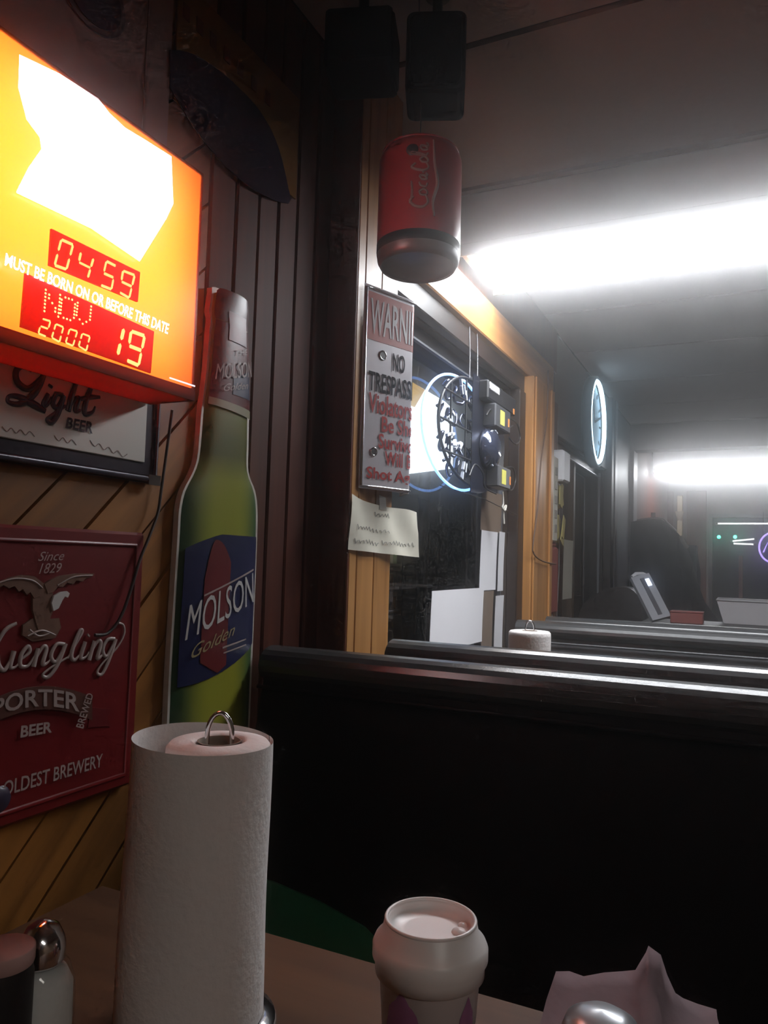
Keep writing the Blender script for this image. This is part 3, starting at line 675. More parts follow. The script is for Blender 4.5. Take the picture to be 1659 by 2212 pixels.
def canscript(strokes, rr, name, m):
    mb = MB()
    for st in strokes:
        P = smooth([(*p[:2], p[2] if len(p) > 2 else 1) for p in st], 5)
        # text runs up the can: u along height, v to the left
        pts = [canpt(.08 - v * 1.0, .072 + u * .118) for u, v, c in P]
        mb.tube(pts, [rr * c for u, v, c in P], 6, flat=1)
    return mb.build(name, m, cv)
COKE = [[(.16, .22), (.10, .30, 1.3), (.02, .20, 1.5), (.00, .02, 1.4), (.08, -.10), (.20, -.04)], [(.06, .30), (.2, .26, 1.2), (.4, .28, .8)],
        [(.24, .10), (.19, .06), (.19, -.06), (.24, -.08), (.28, 0), (.24, .10)],
        [(.38, .10), (.33, .06), (.32, -.05), (.37, -.08)], [(.48, .10), (.43, .04), (.44, -.07), (.49, 0), (.49, .1), (.49, -.08), (.53, -.04)],
        [(.53, .02), (.57, .02)],
        [(.68, .20), (.62, .28, 1.3), (.58, .16, 1.4), (.57, 0, 1.3), (.62, -.10), (.70, -.04)],
        [(.74, .10), (.70, .05), (.70, -.06), (.74, -.08), (.78, 0), (.74, .10)],
        [(.80, -.06), (.86, .26), (.83, .28), (.80, 0), (.84, -.08)],
        [(.94, .10), (.89, .05), (.90, -.07), (.95, 0), (.95, .1), (.95, -.08), (1.0, -.04)]]
canscript(COKE, .0019, 'script_lettering', GREYP)
canscript([[(-.12, -.26), (.1, -.22, 1.6), (.4, -.32, 2), (.7, -.24, 1.6), (1.06, -.2)]], .0016, 'wave_stripe', GREYP)
mb = MB(); c0 = canpt(-.2, .178, Rr + .0005); mb.lathe([(0, .002), (.009, .002), (.011, 0)], c0, 20, axis=(c0 - (base + axis * .178)).normalized()); mb.build('dark_spot', BLACK, cv)
top = base + axis * .203
MB().tube([top, top + (Vector((top.x - .008, top.y - .004, CZ)) - top) * .5, (top.x - .012, top.y - .004, CZ)], .0013, 6).build('hanging_cord', STEEL, cv)

sp = thing('loudspeaker', 'small black loudspeaker hanging under the ceiling above the red can', 'loudspeaker', (.30, 1.29, 2.06))
def speaker(t, c, fx, hw, hh, hd, m, z_top):
    """cabinet with rounded corners turned so that it looks along fx; grille, baffle ring, bracket"""
    ax = Vector((fx[1], -fx[0], 0)).normalized(); ay = Vector(fx).normalized(); az = Vector((0, 0, 1)); c = Vector(c)
    rr = .014; prof = []
    for sx, sz, a0 in ((1, 1, 0), (-1, 1, PI / 2), (-1, -1, PI), (1, -1, 3 * PI / 2)):
        for a in np.linspace(a0, a0 + PI / 2, 5): prof.append(((hw - rr) * sx + rr * math.cos(a), (hh - rr) * sz + rr * math.sin(a)))
    n = len(prof)
    def ring(d, k): return [c + ax * u * k + az * v * k + ay * d for u, v in prof]
    vs = ring(-hd, .96) + ring(-hd + .006, 1) + ring(hd - .006, 1) + ring(hd, .95)
    fs = [tuple(range(n))[::-1], tuple(range(3 * n, 4 * n))] + [(j * n + i, j * n + (i + 1) % n, (j + 1) * n + (i + 1) % n, (j + 1) * n + i) for j in range(3) for i in range(n)]
    MB().add(vs, fs).build('cabinet', m, t)
    vs = [v + ay * .0005 for v in ring(hd, .88)] + ring(hd + .004, .84)
    MB().add(vs, [tuple(range(n, 2 * n))] + [(i, (i + 1) % n, n + (i + 1) % n, n + i) for i in range(n)]).build('grille', mat('speaker cloth', (.004, .004, .006), .95, spec=.05, noise=.4, nscale=400, bump=.5), t)
    MB().tube([c + az * hh * .98, c + az * (z_top - c.z)], .010, 10).lathe([(.0, 0), (.024, 0), (.024, .006), (0, .006)], (c.x, c.y, z_top - .006), 20).build('bracket', BLACK, t)
SPK = mat('black cabinet', (.004, .0035, .006), .85, spec=.08, noise=.2, nscale=60)
c1 = dep(942, 146, 1.44)
speaker(sp, c1, (.36, -.93, 0), .055, .078, .05, SPK, CZ)
s2 = thing('loudspeaker', 'black loudspeaker turned sideways at the top of the dark wall boards', 'loudspeaker', (.10, 1.27, 2.1))
c2 = dep(783, 118, 1.42)
speaker(s2, c2, (.75, .25, 0), .060, .055, .06, SPK, CZ)

# ------------------------------------------------------------------ warning sign on the post (creased upright down its middle)
ws = thing('warning_sign', 'white and red warning sign of creased tin on the pine post', 'sign', (.08, 1.41, 1.33))
WZ0, WZ1, WW = 1.338, 1.772, .24
P0 = Vector((.0745, 1.388)); D1 = Vector((math.sin(math.radians(20)), math.cos(math.radians(20)))); D2 = Vector((-math.sin(math.radians(38)), math.cos(math.radians(38))))
def wpt(u, z, off=0.0):
    U = .1465
    n1 = Vector((D1.y, -D1.x)); n2 = Vector((D2.y, -D2.x))
    if u <= U: p = P0 + D1 * u + n1 * off
    elif u <= U + .012:
        t = (u - U) / .012; p = P0 + D1 * U + (D1 * (t - t * t / 2) + D2 * (t * t / 2)) * .012 + (n1 * (1 - t) + n2 * t) * off
    else: p = P0 + D1 * U + (D1 + D2) * .006 + D2 * (u - U - .012) + n2 * off
    return (p.x, p.y, z)
US = [0, .004, .03, .06, .09, .12, .1465, .149, .152, .155, .1585, .18, .20, .22, .236, .24]
def wsheet(u0, u1, z0, z1, off, th, nm, m, par):
    us = [u0] + [u for u in US if u0 < u < u1] + [u1]; n = len(us)
    vs = [wpt(u, z, o_) for o_ in (off, off - th) for z in (z0, z1) for u in us]
    fs = [(i, i + 1, n + i + 1, n + i) for i in range(n - 1)] + [(2 * n + i, 3 * n + i, 3 * n + i + 1, 2 * n + i + 1) for i in range(n - 1)]
    fs += [(i, 2 * n + i, 2 * n + i + 1, i + 1) for i in range(n - 1)] + [(n + i, n + i + 1, 3 * n + i + 1, 3 * n + i) for i in range(n - 1)]
    fs += [(0, n, 3 * n, 2 * n), (n - 1, 3 * n - 1, 4 * n - 1, 2 * n - 1)]
    return MB().add(vs, fs).build(nm, m, par)
WSH = mat('white sign tin', (.66, .64, .68), .30, .15, noise=.04, nscale=30)
wp = wsheet(0, WW, WZ0, WZ1, 0, .0012, 'panel', WSH, ws)
wsheet(.010, WW - .010, 1.655, 1.758, .0008, .0008, 'red_band', mat('sign red', (.42, .045, .03), .35, noise=.06), ws)
def border(off):
    ins = .006
    pts = [wpt(u, z, off) for u, z in [(ins, WZ0 + ins)] + [(u, WZ0 + ins) for u in US if ins < u < WW - ins] + [(WW - ins, WZ0 + ins)]]
    pts += [wpt(u, z, off) for u, z in [(WW - ins, WZ1 - ins)] + [(u, WZ1 - ins) for u in reversed(US) if ins < u < WW - ins] + [(ins, WZ1 - ins)]]
    return MB().tube(pts, .0028, 6, closed=True)
border(.001).build('raised_rim', mat('bare tin rim', (.62, .62, .66), .18, .9, noise=.03), ws)
def wtext(txt, u0, u1, z0, z1, m, bold=.02, shear=0.0):
    letters(MB(), txt, lambda u, v: wpt(u0 + (u1 - u0) * u, z0 + (z1 - z0) * v, .0018), bold=bold, shear=shear).build('lettering', m, ws)
wtext('WARNING', .018, .196, 1.668, 1.745, mat('glossy white sign print', (.78, .77, .8), .25, noise=.03), .015)
wtext('NO', .088, .126, 1.600, 1.640, BLKP)
wtext('TRESPASSING', .018, .200, 1.546, 1.588, BLKP)
for txt, u0, u1, z0, z1 in (('Violators Will', .020, .226, 1.500, 1.542), ('Be Shot', .060, .178, 1.463, 1.497), ('Survivors', .052, .190, 1.427, 1.459), ('Will Be', .072, .172, 1.392, 1.423), ('Shot Again', .020, .196, 1.353, 1.385)):
    wtext(txt, u0, u1, z0, z1, REDP)
HOLE = mat('dark scorch', (.05, .05, .055), .4, noise=.3, nscale=200)
for u, z, r in ((.058, 1.628, .009), (.040, 1.418, .008)):
    vs = [wpt(u + r * (1 + .25 * math.sin(5 * t)) * math.cos(t), z + r * (1 + .25 * math.sin(5 * t)) * math.sin(t), .0016) for t in np.linspace(0, 2 * PI, 20, endpoint=False)]
    b_ = MB().add(vs, [tuple(range(20))]).build('bullet_hole', HOLE, ws)
    MB().tube([wpt(u + r * 1.05 * math.cos(t), z + r * 1.05 * math.sin(t), .0014) for t in np.linspace(0, 2 * PI, 16, endpoint=False)], .0016, 6, closed=True).build('dented_rim', CHROME, b_)

# handwritten note under it
nt_ = thing('handwritten_note', 'creased white handwritten note taped to the post under the warning sign', 'note', (.08, 1.36, 1.22))
NA, NB, NCc = (1.352, 1.668), (1.207, 1.318), 14
def npt(u, v, off=0):
    y_ = NA[0] + (NA[1] - NA[0]) * u; z_ = NB[0] + (NB[1] - NB[0]) * v - .022 * (u - .2) * (1 if v > .5 else .45) - .006 * math.sin(u * 5) * v
    x_ = .074 + .006 * math.sin(u * 7 + v * 2) ** 2 + (.012 * u * u * u) + off + (.008 * (1 - v) ** 3 * u)
    return (x_, y_, z_)
n = 16; m_ = 6
vs = [npt(i / n, j / m_) for j in range(m_ + 1) for i in range(n + 1)]
fs = [(j * (n + 1) + i, j * (n + 1) + i + 1, (j + 1) * (n + 1) + i + 1, (j + 1) * (n + 1) + i) for j in range(m_) for i in range(n)]
MB().add(vs, fs, True).build('paper', NOTE, nt_)
mb = MB()
for v, u0, u1 in ((.80, .34, .56), (.45, .08, .55), (.18, .06, .42), (.22, .46, .95)):
    K = int((u1 - u0) * 60); mb.tube([npt(u0 + (u1 - u0) * i / K, v + (.045 if i % 3 == 0 else -.03 if i % 3 == 1 else .01) * (1 + .5 * math.sin(i * 1.7)), .0012) for i in range(K + 1)], .0007, 4)
mb.build('handwriting', INK, nt_)
MB().add([npt(.40, .92, .001), npt(.52, .92, .001), (*npt(.50, 1, .001)[:2], npt(.5, 1)[2] + .02), (*npt(.38, 1, .001)[:2], npt(.38, 1)[2] + .022)], [(0, 1, 2, 3)]).build('tape', mat('clear tape', (.45, .43, .36), .3, noise=.05), nt_)

# ------------------------------------------------------------------ neon sign in the window, seen from behind
ns = thing('neon_sign', 'oval neon beer sign hanging in the window, seen from its wired back', 'neon sign', (.02, 2.25, 1.42))
EY, EZ, EA, EB = 2.262, 1.598, .315, .178
NXX = .005
def ell(k, t, x=NXX): return (x, EY + EA * k * math.cos(t), EZ + EB * k * math.sin(t))
BLUEN = lamp('blue neon', (.16, .38, 1.0), 4.5)
tt = np.linspace(0, 2 * PI, 64, endpoint=False)
MB().tube([ell(1, t, NXX - .03) for t in tt], .0042, 8, closed=True).build('neon_ring', BLUEN, ns)
GLOSS = mat('black coated tubing', (.10, .12, .20), .10, .75, noise=.1, coat=1.0)
fr_ = MB()
fr_.tube([ell(.93, t, NXX + .012) for t in tt], .005, 8, closed=True)
for k in (-.62, -.2, .22, .64):
    hh_ = .93 * EB * math.sqrt(1 - k * k); fr_.tube([(NXX + .012, EY + EA * k, EZ - hh_), (NXX + .012, EY + EA * k, EZ + hh_)], .0035, 6)
for k in (-.5, 0, .5):
    ww_ = .93 * EA * math.sqrt(1 - k * k); fr_.tube([(NXX + .014, EY - ww_, EZ + EB * k), (NXX + .014, EY + ww_, EZ + EB * k)], .0035, 6)
fr_.build('wire_frame', BLACK, ns)
rnd = random.Random(3)
for row, (z_, n_) in enumerate(((EZ + .105, 5), (EZ + .03, 7), (EZ - .06, 7), (EZ - .12, 4))):
    span = EA * .8 * math.sqrt(max(.1, 1 - ((z_ - EZ) / EB) ** 2))
    pts = []
    for i in range(n_ * 4):
        u = i / (n_ * 4 - 1); pts.append((NXX - .012 + .012 * math.sin(i * 1.9), EY - span + 2 * span * u, z_ + .026 * math.sin(i * PI / 2 + .3) + rnd.uniform(-.006, .006)))
    MB().tube(smooth(pts, 4), .0048, 8).build('letter_tube', GLOSS, ns)
MB().lathe([(0, .03), (.035, .03), (.058, .02), (.07, .0), (.07, -.012), (0, -.012)], (NXX + .032, 2.38, 1.565), 28, axis=(1, 0, 0)).build('round_housing', GLOSS, ns)
bpn = [(EY - .02, EZ - EB * 1.06)] + [(EY + EA * 1.06 * math.cos(t), EZ + EB * 1.06 * math.sin(t)) for t in np.linspace(-PI / 2, PI / 2, 24)] + [(EY - .02, EZ + EB * 1.06)]
MB().prism(bpn, 0, NXX + .0155, NXX + .0185).build('backing_plate', mat('smoky black backing', (.008, .009, .016), .35, noise=.2, nscale=30), ns)
GLINT = mat('pale glint', (.75, .8, .9), .1, noise=.05)  # pale pieces added as the glints on the sign's glossy back
for i in range(18):
    t = rnd.uniform(1.9, 4.5); k = rnd.uniform(.45, .9); p_ = ell(k, t, NXX + .012)
    MB().obox(p_, (1, 0, 0), (0, math.cos(t), math.sin(t)), (0, -math.sin(t), math.cos(t)), .004, rnd.uniform(.008, .020), .004).build('glint_bit', GLINT, ns)
for i in range(8):
    t = rnd.uniform(0, 2 * PI); p_ = (NXX + .047, 2.38 + .05 * math.cos(t), 1.565 + .05 * math.sin(t))
    MB().obox(p_, (1, 0, 0), (0, math.cos(t), math.sin(t)), (0, -math.sin(t), math.cos(t)), .004, .012, .005).build('glint_bit', GLINT, ns)
YEL = mat('yellow sticker', (.62, .58, .12), .6, noise=.08, nscale=80); ORS = mat('orange sticker', (.75, .25, .06), .6, noise=.05)
for (y_, z_, hy, hz) in ((2.43, 1.672, .085, .038), (2.46, 1.478, .070, .036)):
    tb = MB().rbox((NXX + .018, y_ - hy, z_ - hz), (NXX + .062, y_ + hy, z_ + hz), .004).build('transformer_box', mat('transformer grey', (.05, .052, .06), .4, noise=.2), ns)
    MB().box((NXX + .062, y_ - .035, z_ - .024), (NXX + .063, y_ + .012, z_ + .024)).build('yellow_label', YEL, tb)
    MB().box((NXX + .062, y_ + .055, z_ - .018), (NXX + .063, y_ + .068, z_ + .010)).build('orange_label', ORS, tb)
tp = MB().rbox((NXX + .016, 2.30, EZ + .118), (NXX + .05, 2.62, EZ + .180), .005).build('top_housing', BLACK, ns)
MB().rbox((NXX + .05, 2.31, EZ + .150), (NXX + .053, 2.41, EZ + .174), .003).build('white_label', SHEET, tp)
MB().box((NXX + .05, 2.585, EZ + .120), (NXX + .051, 2.60, EZ + .140)).build('orange_label', ORS, tp)
for y_ in (2.225, 2.30):
    MB().tube(smooth([(NXX + .012, y_, EZ + EB * .92), (NXX + .01, y_ + .003, 1.85), (.014, y_ - .004, 1.93)], 8), .0016, 6).build('hanging_wire', STEEL, ns)
wr = [[(2.56, 1.70), (2.66, 1.695), (2.70, 1.65), (2.64, 1.62), (2.55, 1.63)], [(2.52, 1.52), (2.62, 1.53), (2.65, 1.49), (2.6, 1.45), (2.5, 1.455)], [(2.15, 1.45), (2.2, 1.49), (2.28, 1.47), (2.3, 1.43), (2.42, 1.42)], [(2.3, 1.66), (2.36, 1.69), (2.5, 1.655), (2.6, 1.68)]]
for st in wr: MB().tube(smooth([(NXX + .045, a, b) for a, b in st], 6), .003, 6).build('wire_loop', BLACK, ns)
# white twist of cord hanging below the sign
o = MB().tube(smooth([(.03, 2.56, 1.44), (.032, 2.565, 1.40), (.034, 2.545, 1.385), (.036, 2.57, 1.375), (.032, 2.60, 1.395), (.03, 2.575, 1.38), (.03, 2.585, 1.33)], 6), .0035, 6).build('cord_knot', mat('off white cord', (.6, .57, .5), .8, noise=.1), ns)
MB().tube([(.02, 1.99, 1.405), (.02, 2.40, 1.40), (.02, 2.79, 1.372)], .0016, 6).build('lower_wire', BLACK, ns)

# ------------------------------------------------------------------ sheets stuck on the inside of the window
def sheet(y0, y1, z0, z1, label, m=SHEET, curl=.004, name='paper_sheet', group=None, x=-.034):
    n = 8; vs = []; fs = []
    for o_ in (0, .0008):
        for j in range(n + 1):
            for i in range(n + 1):
                u, v = i / n, j / n
                vs.append((x + o_ + curl * (2 * u - 1) ** 2 + curl * v * v, y0 + (y1 - y0) * u, z0 + (z1 - z0) * v))
    k = (n + 1) ** 2
    for j in range(n):
        for i in range(n):
            a = j * (n + 1) + i; q_ = (a, a + 1, a + n + 2, a + n + 1); fs += [tuple(k + t for t in q_), q_[::-1]]
    o = MB().add(vs, fs, True).build(name, m); return tag(o, label, 'paper', group)
def pxr(x, a, b):
    p, q_ = yz(*a, x), yz(*b, x); return p[0], q_[0], min(p[1], q_[1]), max(p[1], q_[1])
G = 'papers stuck on the window'
xs = -.034
def sheet_px(a, b, zt, zb, label, **k):
    y0 = yz(a, (zt + zb) / 2, xs)[0]; y1 = yz(b, (zt + zb) / 2, xs)[0]; m_ = (a + b) / 2
    return sheet(y0, y1, yz(m_, zb, xs)[1], yz(m_, zt, xs)[1], label, group=G, **k)
sheet_px(1034, 1069, 1147, 1275, 'tall white sheet on the window, left one of the upper pair')
sheet_px(1073, 1101, 1150, 1276, 'tall white sheet on the window, right one of the upper pair')
sheet_px(926, 1039, 1273, 1400, 'large white sheet on the lower window, widest of the papers')
sheet_px(1065, 1093, 1286, 1405, 'narrow white sheet at the bottom right of the window')
sheet_px(1036, 1080, 1062, 1148, 'brown cardboard piece on the window above the tall white pair', m=mat('brown cardboard', (.17, .12, .085), .85, noise=.15, nscale=30), name='cardboard_piece')
sheet_px(1041, 1064, 1277, 1402, 'brown cardboard strip between the large and narrow white sheets', m=MATS['brown cardboard'], name='cardboard_strip', x=-.040)

# ------------------------------------------------------------------ cord and clutter on the right-hand post and beyond
PX_ = .064
cpts = [(1184, 800), (1183, 870), (1178, 930), (1170, 985), (1165, 1040), (1160, 1110), (1152, 1170), (1153, 1196), (1172, 1212), (1200, 1219)]
o = MB().tube(smooth([(PX_, *yz(a, b, PX_)) for a, b in cpts], 6), .003, 8).build('brown_cable', mat('brown cord', (.07, .035, .02), .6, noise=.1)); tag(o, 'brown cable looping down the pine post right of the window', 'cable')
ps = thing('power_strip', 'long white plastic outlet strip fixed upright beside the pine post', 'power strip', (.03, 3.25, 1.3))
y0 = yz(1187, 1075, .05)[0]
MB().rbox((.02, 3.22, 1.29), (.055, 3.31, 1.66), .006).build('body', mat('ivory plastic', (.55, .53, .45), .5, noise=.05), ps)
for k in range(5): MB().rbox((.055, 3.25, 1.33 + k * .062), (.058, 3.285, 1.365 + k * .062), .001).build('socket', mat('socket grey', (.2, .19, .17), .5, noise=.05), ps)
pb = thing('plug_adapter', 'white plastic adapter box above the yellow tags near the post', 'adapter', (.03, 3.4, 1.57))
MB().rbox((.021, 3.33, 1.56), (.075, 3.46, 1.70), .008).build('body', mat('white plastic', (.75, .75, .78), .45, noise=.03), pb)
MB().rbox((.021, 3.36, 1.548), (.04, 3.40, 1.56), .003).build('plug', STEEL, pb)
TAGS = mat('yellow paper tags', (.42, .36, .13), .8, noise=.3, nscale=40)
for i, (y_, z_, hy, hz, lab) in enumerate(((3.37, 1.50, .07, .05, 'crumpled yellow paper tag right under the white adapter'), (3.41, 1.36, .08, .06, 'frayed yellow paper bundle hanging below the other yellow tag'))):
    t = thing('paper_tag', lab, 'paper tag', (.02, y_, z_ - hz), 'yellow paper tags'); r_ = random.Random(i)
    for k in range(7):
        a = r_.uniform(-.5, .5); cy_ = y_ + r_.uniform(-.6, .6) * hy; l_ = hz * r_.uniform(.6, 1.1)
        MB().obox((.03 + k * .005, cy_, z_ + r_.uniform(-.3, .1) * hz), (1, 0, 0), (0, math.cos(a), math.sin(a)), (0, -math.sin(a), math.cos(a)), .0012, .018, l_).build('strip', TAGS, t)
o = MB().rbox((.021, 3.22, .98), (.05, 3.36, 1.27), .01).rbox((.022, 3.23, 1.272), (.046, 3.33, 1.285), .004).build('red_pouch', mat('dull red cloth', (.20, .03, .03), .8, noise=.2, nscale=20)); tag(o, 'dull red cloth pouch hanging under the outlet strip', 'pouch')
cl = thing('wall_calendar', 'small pale printed card standing low against the wall by the post', 'card', (.03, 3.25, .75))
MB().obox((.05, 3.27, .86), (.98, 0, .17), (0, 1, 0), (-.17, 0, .98), .0015, .075, .12).build('card', SHEET, cl)
mb = MB()
for j in range(6):
    for i in range(4): mb.obox((.0525 - .0033 * (j - 2.5) * 1.9 * .5, 3.22 + i * .033, .80 + j * .022), (.98, 0, .17), (0, 1, 0), (-.17, 0, .98), .001, .011, .006)
mb.build('print', mat('faded red card print', (.3, .12, .1), .7, noise=.1), cl)
o = sheet(3.80, 4.02, 1.02, 1.32, 'long pale paper strip hanging on the dark second window', m=NOTE, name='paper_strip', x=-.03); o['category'] = 'paper'
st = MB().tube(smooth([(.03, 3.44, 1.55), (.032, 3.45, 1.2), (.03, 3.43, .95), (.034, 3.44, .85)], 6), .004, 6).build('grey_cable', STEEL); tag(st, 'grey cable hanging beside the red cloth pouch', 'cable')
# polished strips that catch the far lamp
MB().rbox((-.02, 3.462, .82), (.012, 3.478, 1.86), .002).build('trim_9', ALU, kind='structure')

# ------------------------------------------------------------------ round neon clock
ck = thing('neon_clock', 'round wall clock ringed by pale blue neon above the dark window', 'clock', (.0, 4.24, 1.76))
CY, CZc, CR = 4.245, 1.985, .222
MB().lathe([(0, .012), (CR + .02, .012), (CR + .03, .02), (CR + .03, .06), (CR + .018, .066), (CR + .012, .055), (CR + .012, .03)], (.0, CY, CZc), 48, axis=(1, 0, 0)).build('case', BLACK, ck)
MB().lathe([(CR - .004, .036), (0, .036)], (.0, CY, CZc), 48, axis=(1, 0, 0)).build('dial', mat('pale blue dial', (.42, .55, .68), .4, noise=.03), ck)
MB().tube([(.056, CY + CR * math.cos(t), CZc + CR * math.sin(t)) for t in np.linspace(0, 2 * PI, 48, endpoint=False)], .012, 10, closed=True).build('neon_ring', lamp('pale blue neon', (.55, .82, 1.0), 5.0), ck)
for a, l, wd in ((1.9, .13, .008), (.3, .18, .006)):
    MB().obox((.041, CY + math.cos(a) * l / 2, CZc + math.sin(a) * l / 2), (1, 0, 0), (0, math.cos(a), math.sin(a)), (0, -math.sin(a), math.cos(a)), .001, l / 2, wd).build('hand', BLKP, ck)
for k in range(12):
    a = k * PI / 6; MB().obox((.038, CY + math.cos(a) * .185, CZc + math.sin(a) * .185), (1, 0, 0), (0, math.cos(a), math.sin(a)), (0, -math.sin(a), math.cos(a)), .001, .015, .005).build('hour_mark', BLKP, ck)

# ------------------------------------------------------------------ benches
def bench(name, label, yb, ztop, face, x0, x1, m, mtop, seat=True, deep=.42, lean=.16):
    """bench whose backrest has its top at yb; face -1 looks towards the camera, +1 away from it"""
    t = thing(name, label, 'bench', ((x0 + x1) / 2, yb, 0)); s = face
    r = .036
    prof = [(yb + s * lean, .44), (yb + s * .035, ztop - .055)] + [(yb + s * r * math.cos(a), ztop - r + r * math.sin(a)) for a in np.linspace(0, PI, 9)]
    prof += [(yb - s * .040, ztop - .06), (yb - s * .040, .44)]
    b = MB().prism(prof, 0, x0, x1).build('backrest', m, t)
    # padded top roll with a seam under it
    MB().prism([(yb + s * .006 + .042 * math.cos(a), ztop - .030 + .032 * math.sin(a)) for a in np.linspace(0, 2 * PI, 20, endpoint=False)], 0, x0 - .004, x1 + .004).build('top_roll', mtop, t)
    MB().tube([(x0 - .004, yb + s * .047, ztop - .066), (x1 + .004, yb + s * .047, ztop - .066)], .004, 6).build('piping', m, t)
    if seat:
        MB().rbox((x0, min(yb + s * lean * .9, yb + s * deep), .34), (x1, max(yb + s * lean * .9, yb + s * deep), .46), .02).build('seat', m, t)
    MB().box((x0 + .01, min(yb - s * .035, yb + s * (deep - .06)), .0), (x1 - .01, max(yb - s * .035, yb + s * (deep - .06)), .34)).build('base', DARKW, t)
    return t
TOPV = mat('worn black vinyl roll', (.035, .035, .036), .27, noise=.2, nscale=90, bump=.1)
nb = bench('booth_bench', 'black vinyl booth bench facing us across the near table', 1.165, 1.03, -1, .034, 1.30, VINYL, TOPV, deep=.54)
def gy(z): return 1.165 - .16 + (z - .44) / (1.03 - .055 - .44) * (.16 - .035)
gp = [(.06, .50), (.43, .50), (.43, .62)]
for a, b in ((822, 2010), (800, 1990), (700, 1938), (600, 1898), (540, 1880)):
    p = at(a, b, 1, gy(.72)); gp.append((p.x, p.z))
gp.append((.06, gp[-1][1] + .03))
MB().add([(x, gy(z) - .004, z) for x, z in gp] + [(x, gy(z) + .004, z) for x, z in gp], [tuple(range(9)), tuple(range(9, 18))[::-1]] + [(i, (i + 1) % 9, 9 + (i + 1) % 9, 9 + i) for i in range(9)]).build('green_panel', GREEN, nb)
bench('booth_bench', 'black vinyl booth bench back to back behind the near bench', 1.40, 1.03, 1, .16, 1.30, VINYL, TOPV)
bench('booth_bench', 'charcoal vinyl booth bench facing us behind the far paper towel roll', 2.56, 1.00, -1, .10, 1.30, VINYLG, TOPV)
bench('booth_bench', 'black vinyl booth bench back to back behind the charcoal bench', 2.80, 1.00, 1, .14, 1.30, VINYL, TOPV)
hb = thing('rounded_bench_end', 'low dark rounded bench end past the charcoal bench', 'bench', (.3, 4.3, 0))
hx0, hx1 = at(1245, 1300, 1, 4.25).x, at(1392, 1300, 1, 4.25).x; hw_ = hx1 - hx0
pf = [(hx0, 0)] + smooth([(hx0 + hw_ * u, z) for u, z in ((0, .86), (.12, .98), (.4, 1.06), (.7, 1.085), (.9, 1.05), (.98, .95), (1, .7))], 4) + [(hx1, 0)]
MB().prism([(a, b) for a, b in pf], 1, 4.22, 4.40).build('end_panel', DARKW, hb)
MB().rbox((hx0 + .02, 4.402, .36), (hx1 - .02, 4.9, .48), .02).build('seat', VINYL, hb)

# ------------------------------------------------------------------ tables
def table(label, x0, x1, y0, y1, z, rb=.24):
    t = thing('booth_table', label, 'table', ((x0 + x1) / 2, (y0 + y1) / 2, 0))
    MB().rbox((x0, y0, z - .032), (x1, y1, z), .004).build('tabletop', TABLE, t)
    MB().rbox((x0 + .0, y0 - .003, z - .03), (x1, y0, z - .004), .001).rbox((x0, y1, z - .03), (x1, y1 + .003, z - .004), .001).build('edge_band', DARKW, t)
    cx_, cy_ = x0 + .62 * (x1 - x0), (y0 + y1) / 2
    MB().lathe([(.0, 0), (rb, 0), (rb, .015), (.06, .05), (.035, .07), (.035, z - .05), (.10, z - .034), (0, z - .033)], (cx_, cy_, 0), 28).build('pedestal', BLACK, t)
table('brown laminate booth table in the foreground', .028, 1.15, .03, .78, .75)
table('brown booth table behind the near benches, hidden up to its roll of towels', .07, 1.15, 1.78, 2.14, .75, .155)

# ------------------------------------------------------------------ paper towel rolls
def towel_roll(label, c, r, H, loose=True):
    t = thing('paper_towel_roll', label, 'paper towels', (c[0], c[1], c[2]), 'rolls of paper towels on wire stands')
    x, y, z = c
    # stand
    rb = r * 1.25
    MB().lathe([(0, .0), (rb, 0), (rb * 1.03, .004), (rb, .009), (rb * .8, .011), (0, .011)], (x, y, z), 40).build('stand_base', CHROME, t)
    hw = .0118
    du = Vector((.90, .43, 0)).normalized()
    loop = [Vector((x, y, z + .012)) - du * hw, Vector((x, y, z + H + .004)) - du * hw]
    loop += [Vector((x, y, z + H + .006)) + du * hw * -math.cos(t_) + Vector((0, 0, .021 * math.sin(t_))) for t_ in np.linspace(0, PI, 12)]
    loop += [Vector((x, y, z + H + .004)) + du * hw, Vector((x, y, z + .012)) + du * hw]
    MB().tube(loop, .0024, 8).build('wire_handle', CHROME, t)
    # roll: soft-edged cylinder with a hollow core
    n = 72; rc = .021
    core = MB(); prof = [(rc, .02), (rc, H - .002), (rc + .004, H + .001), (r * .55, H + .002), (r * .92, H), (r * .985, H - .004), (r, H - .014), (r * .995, H * .5), (r, .03), (r * .985, .016), (rc, .014)]
    core.lathe(prof, (x, y, z), n).build('roll', PAPER, t)
    MB().lathe([(rc - .0015, .018), (rc - .0015, H + .001), (rc, H + .001)], (x, y, z), 32).build('core_tube', mat('brown card core', (.22, .16, .12), .9, noise=.1), t)
    if loose:
        # the outer turn has come loose: a wider sleeve of paper that touches the roll on one side
        vs = []; fs = []; K = 72; J = 14; R2_ = loose; away = du * -1.0
        for j in range(J + 1):
            h_ = .012 + (H + .003 - .012) * j / J
            for i in range(K + 1):
                th = 2 * PI * i / K + .9; rr = R2_ * (1 + .035 * (1 - j / J)) + .0006 * (i / K) + .0007 * math.sin(3 * th + j * .5)
                sh_ = (R2_ - r) * (1 + .15 * (1 - j / J))
                vs.append((x + away.x * sh_ + rr * math.cos(th), y + away.y * sh_ + rr * math.sin(th), z + h_ + (.003 * math.cos(th - 3.6) if j == J else 0)))
        for j in range(J):
            for i in range(K): fs.append((j * (K + 1) + i, j * (K + 1) + i + 1, (j + 1) * (K + 1) + i + 1, (j + 1) * (K + 1) + i))
        MB().add(vs, fs, True).build('loose_sheet', PAPER, t)
    return t
towel_roll('tall white paper towel roll on the near table', (.344, .602, .75), .050, .262, .0655)
towel_roll('small looking white paper towel roll on the second table', (.275, 2.02, .75), .056, .262, False)

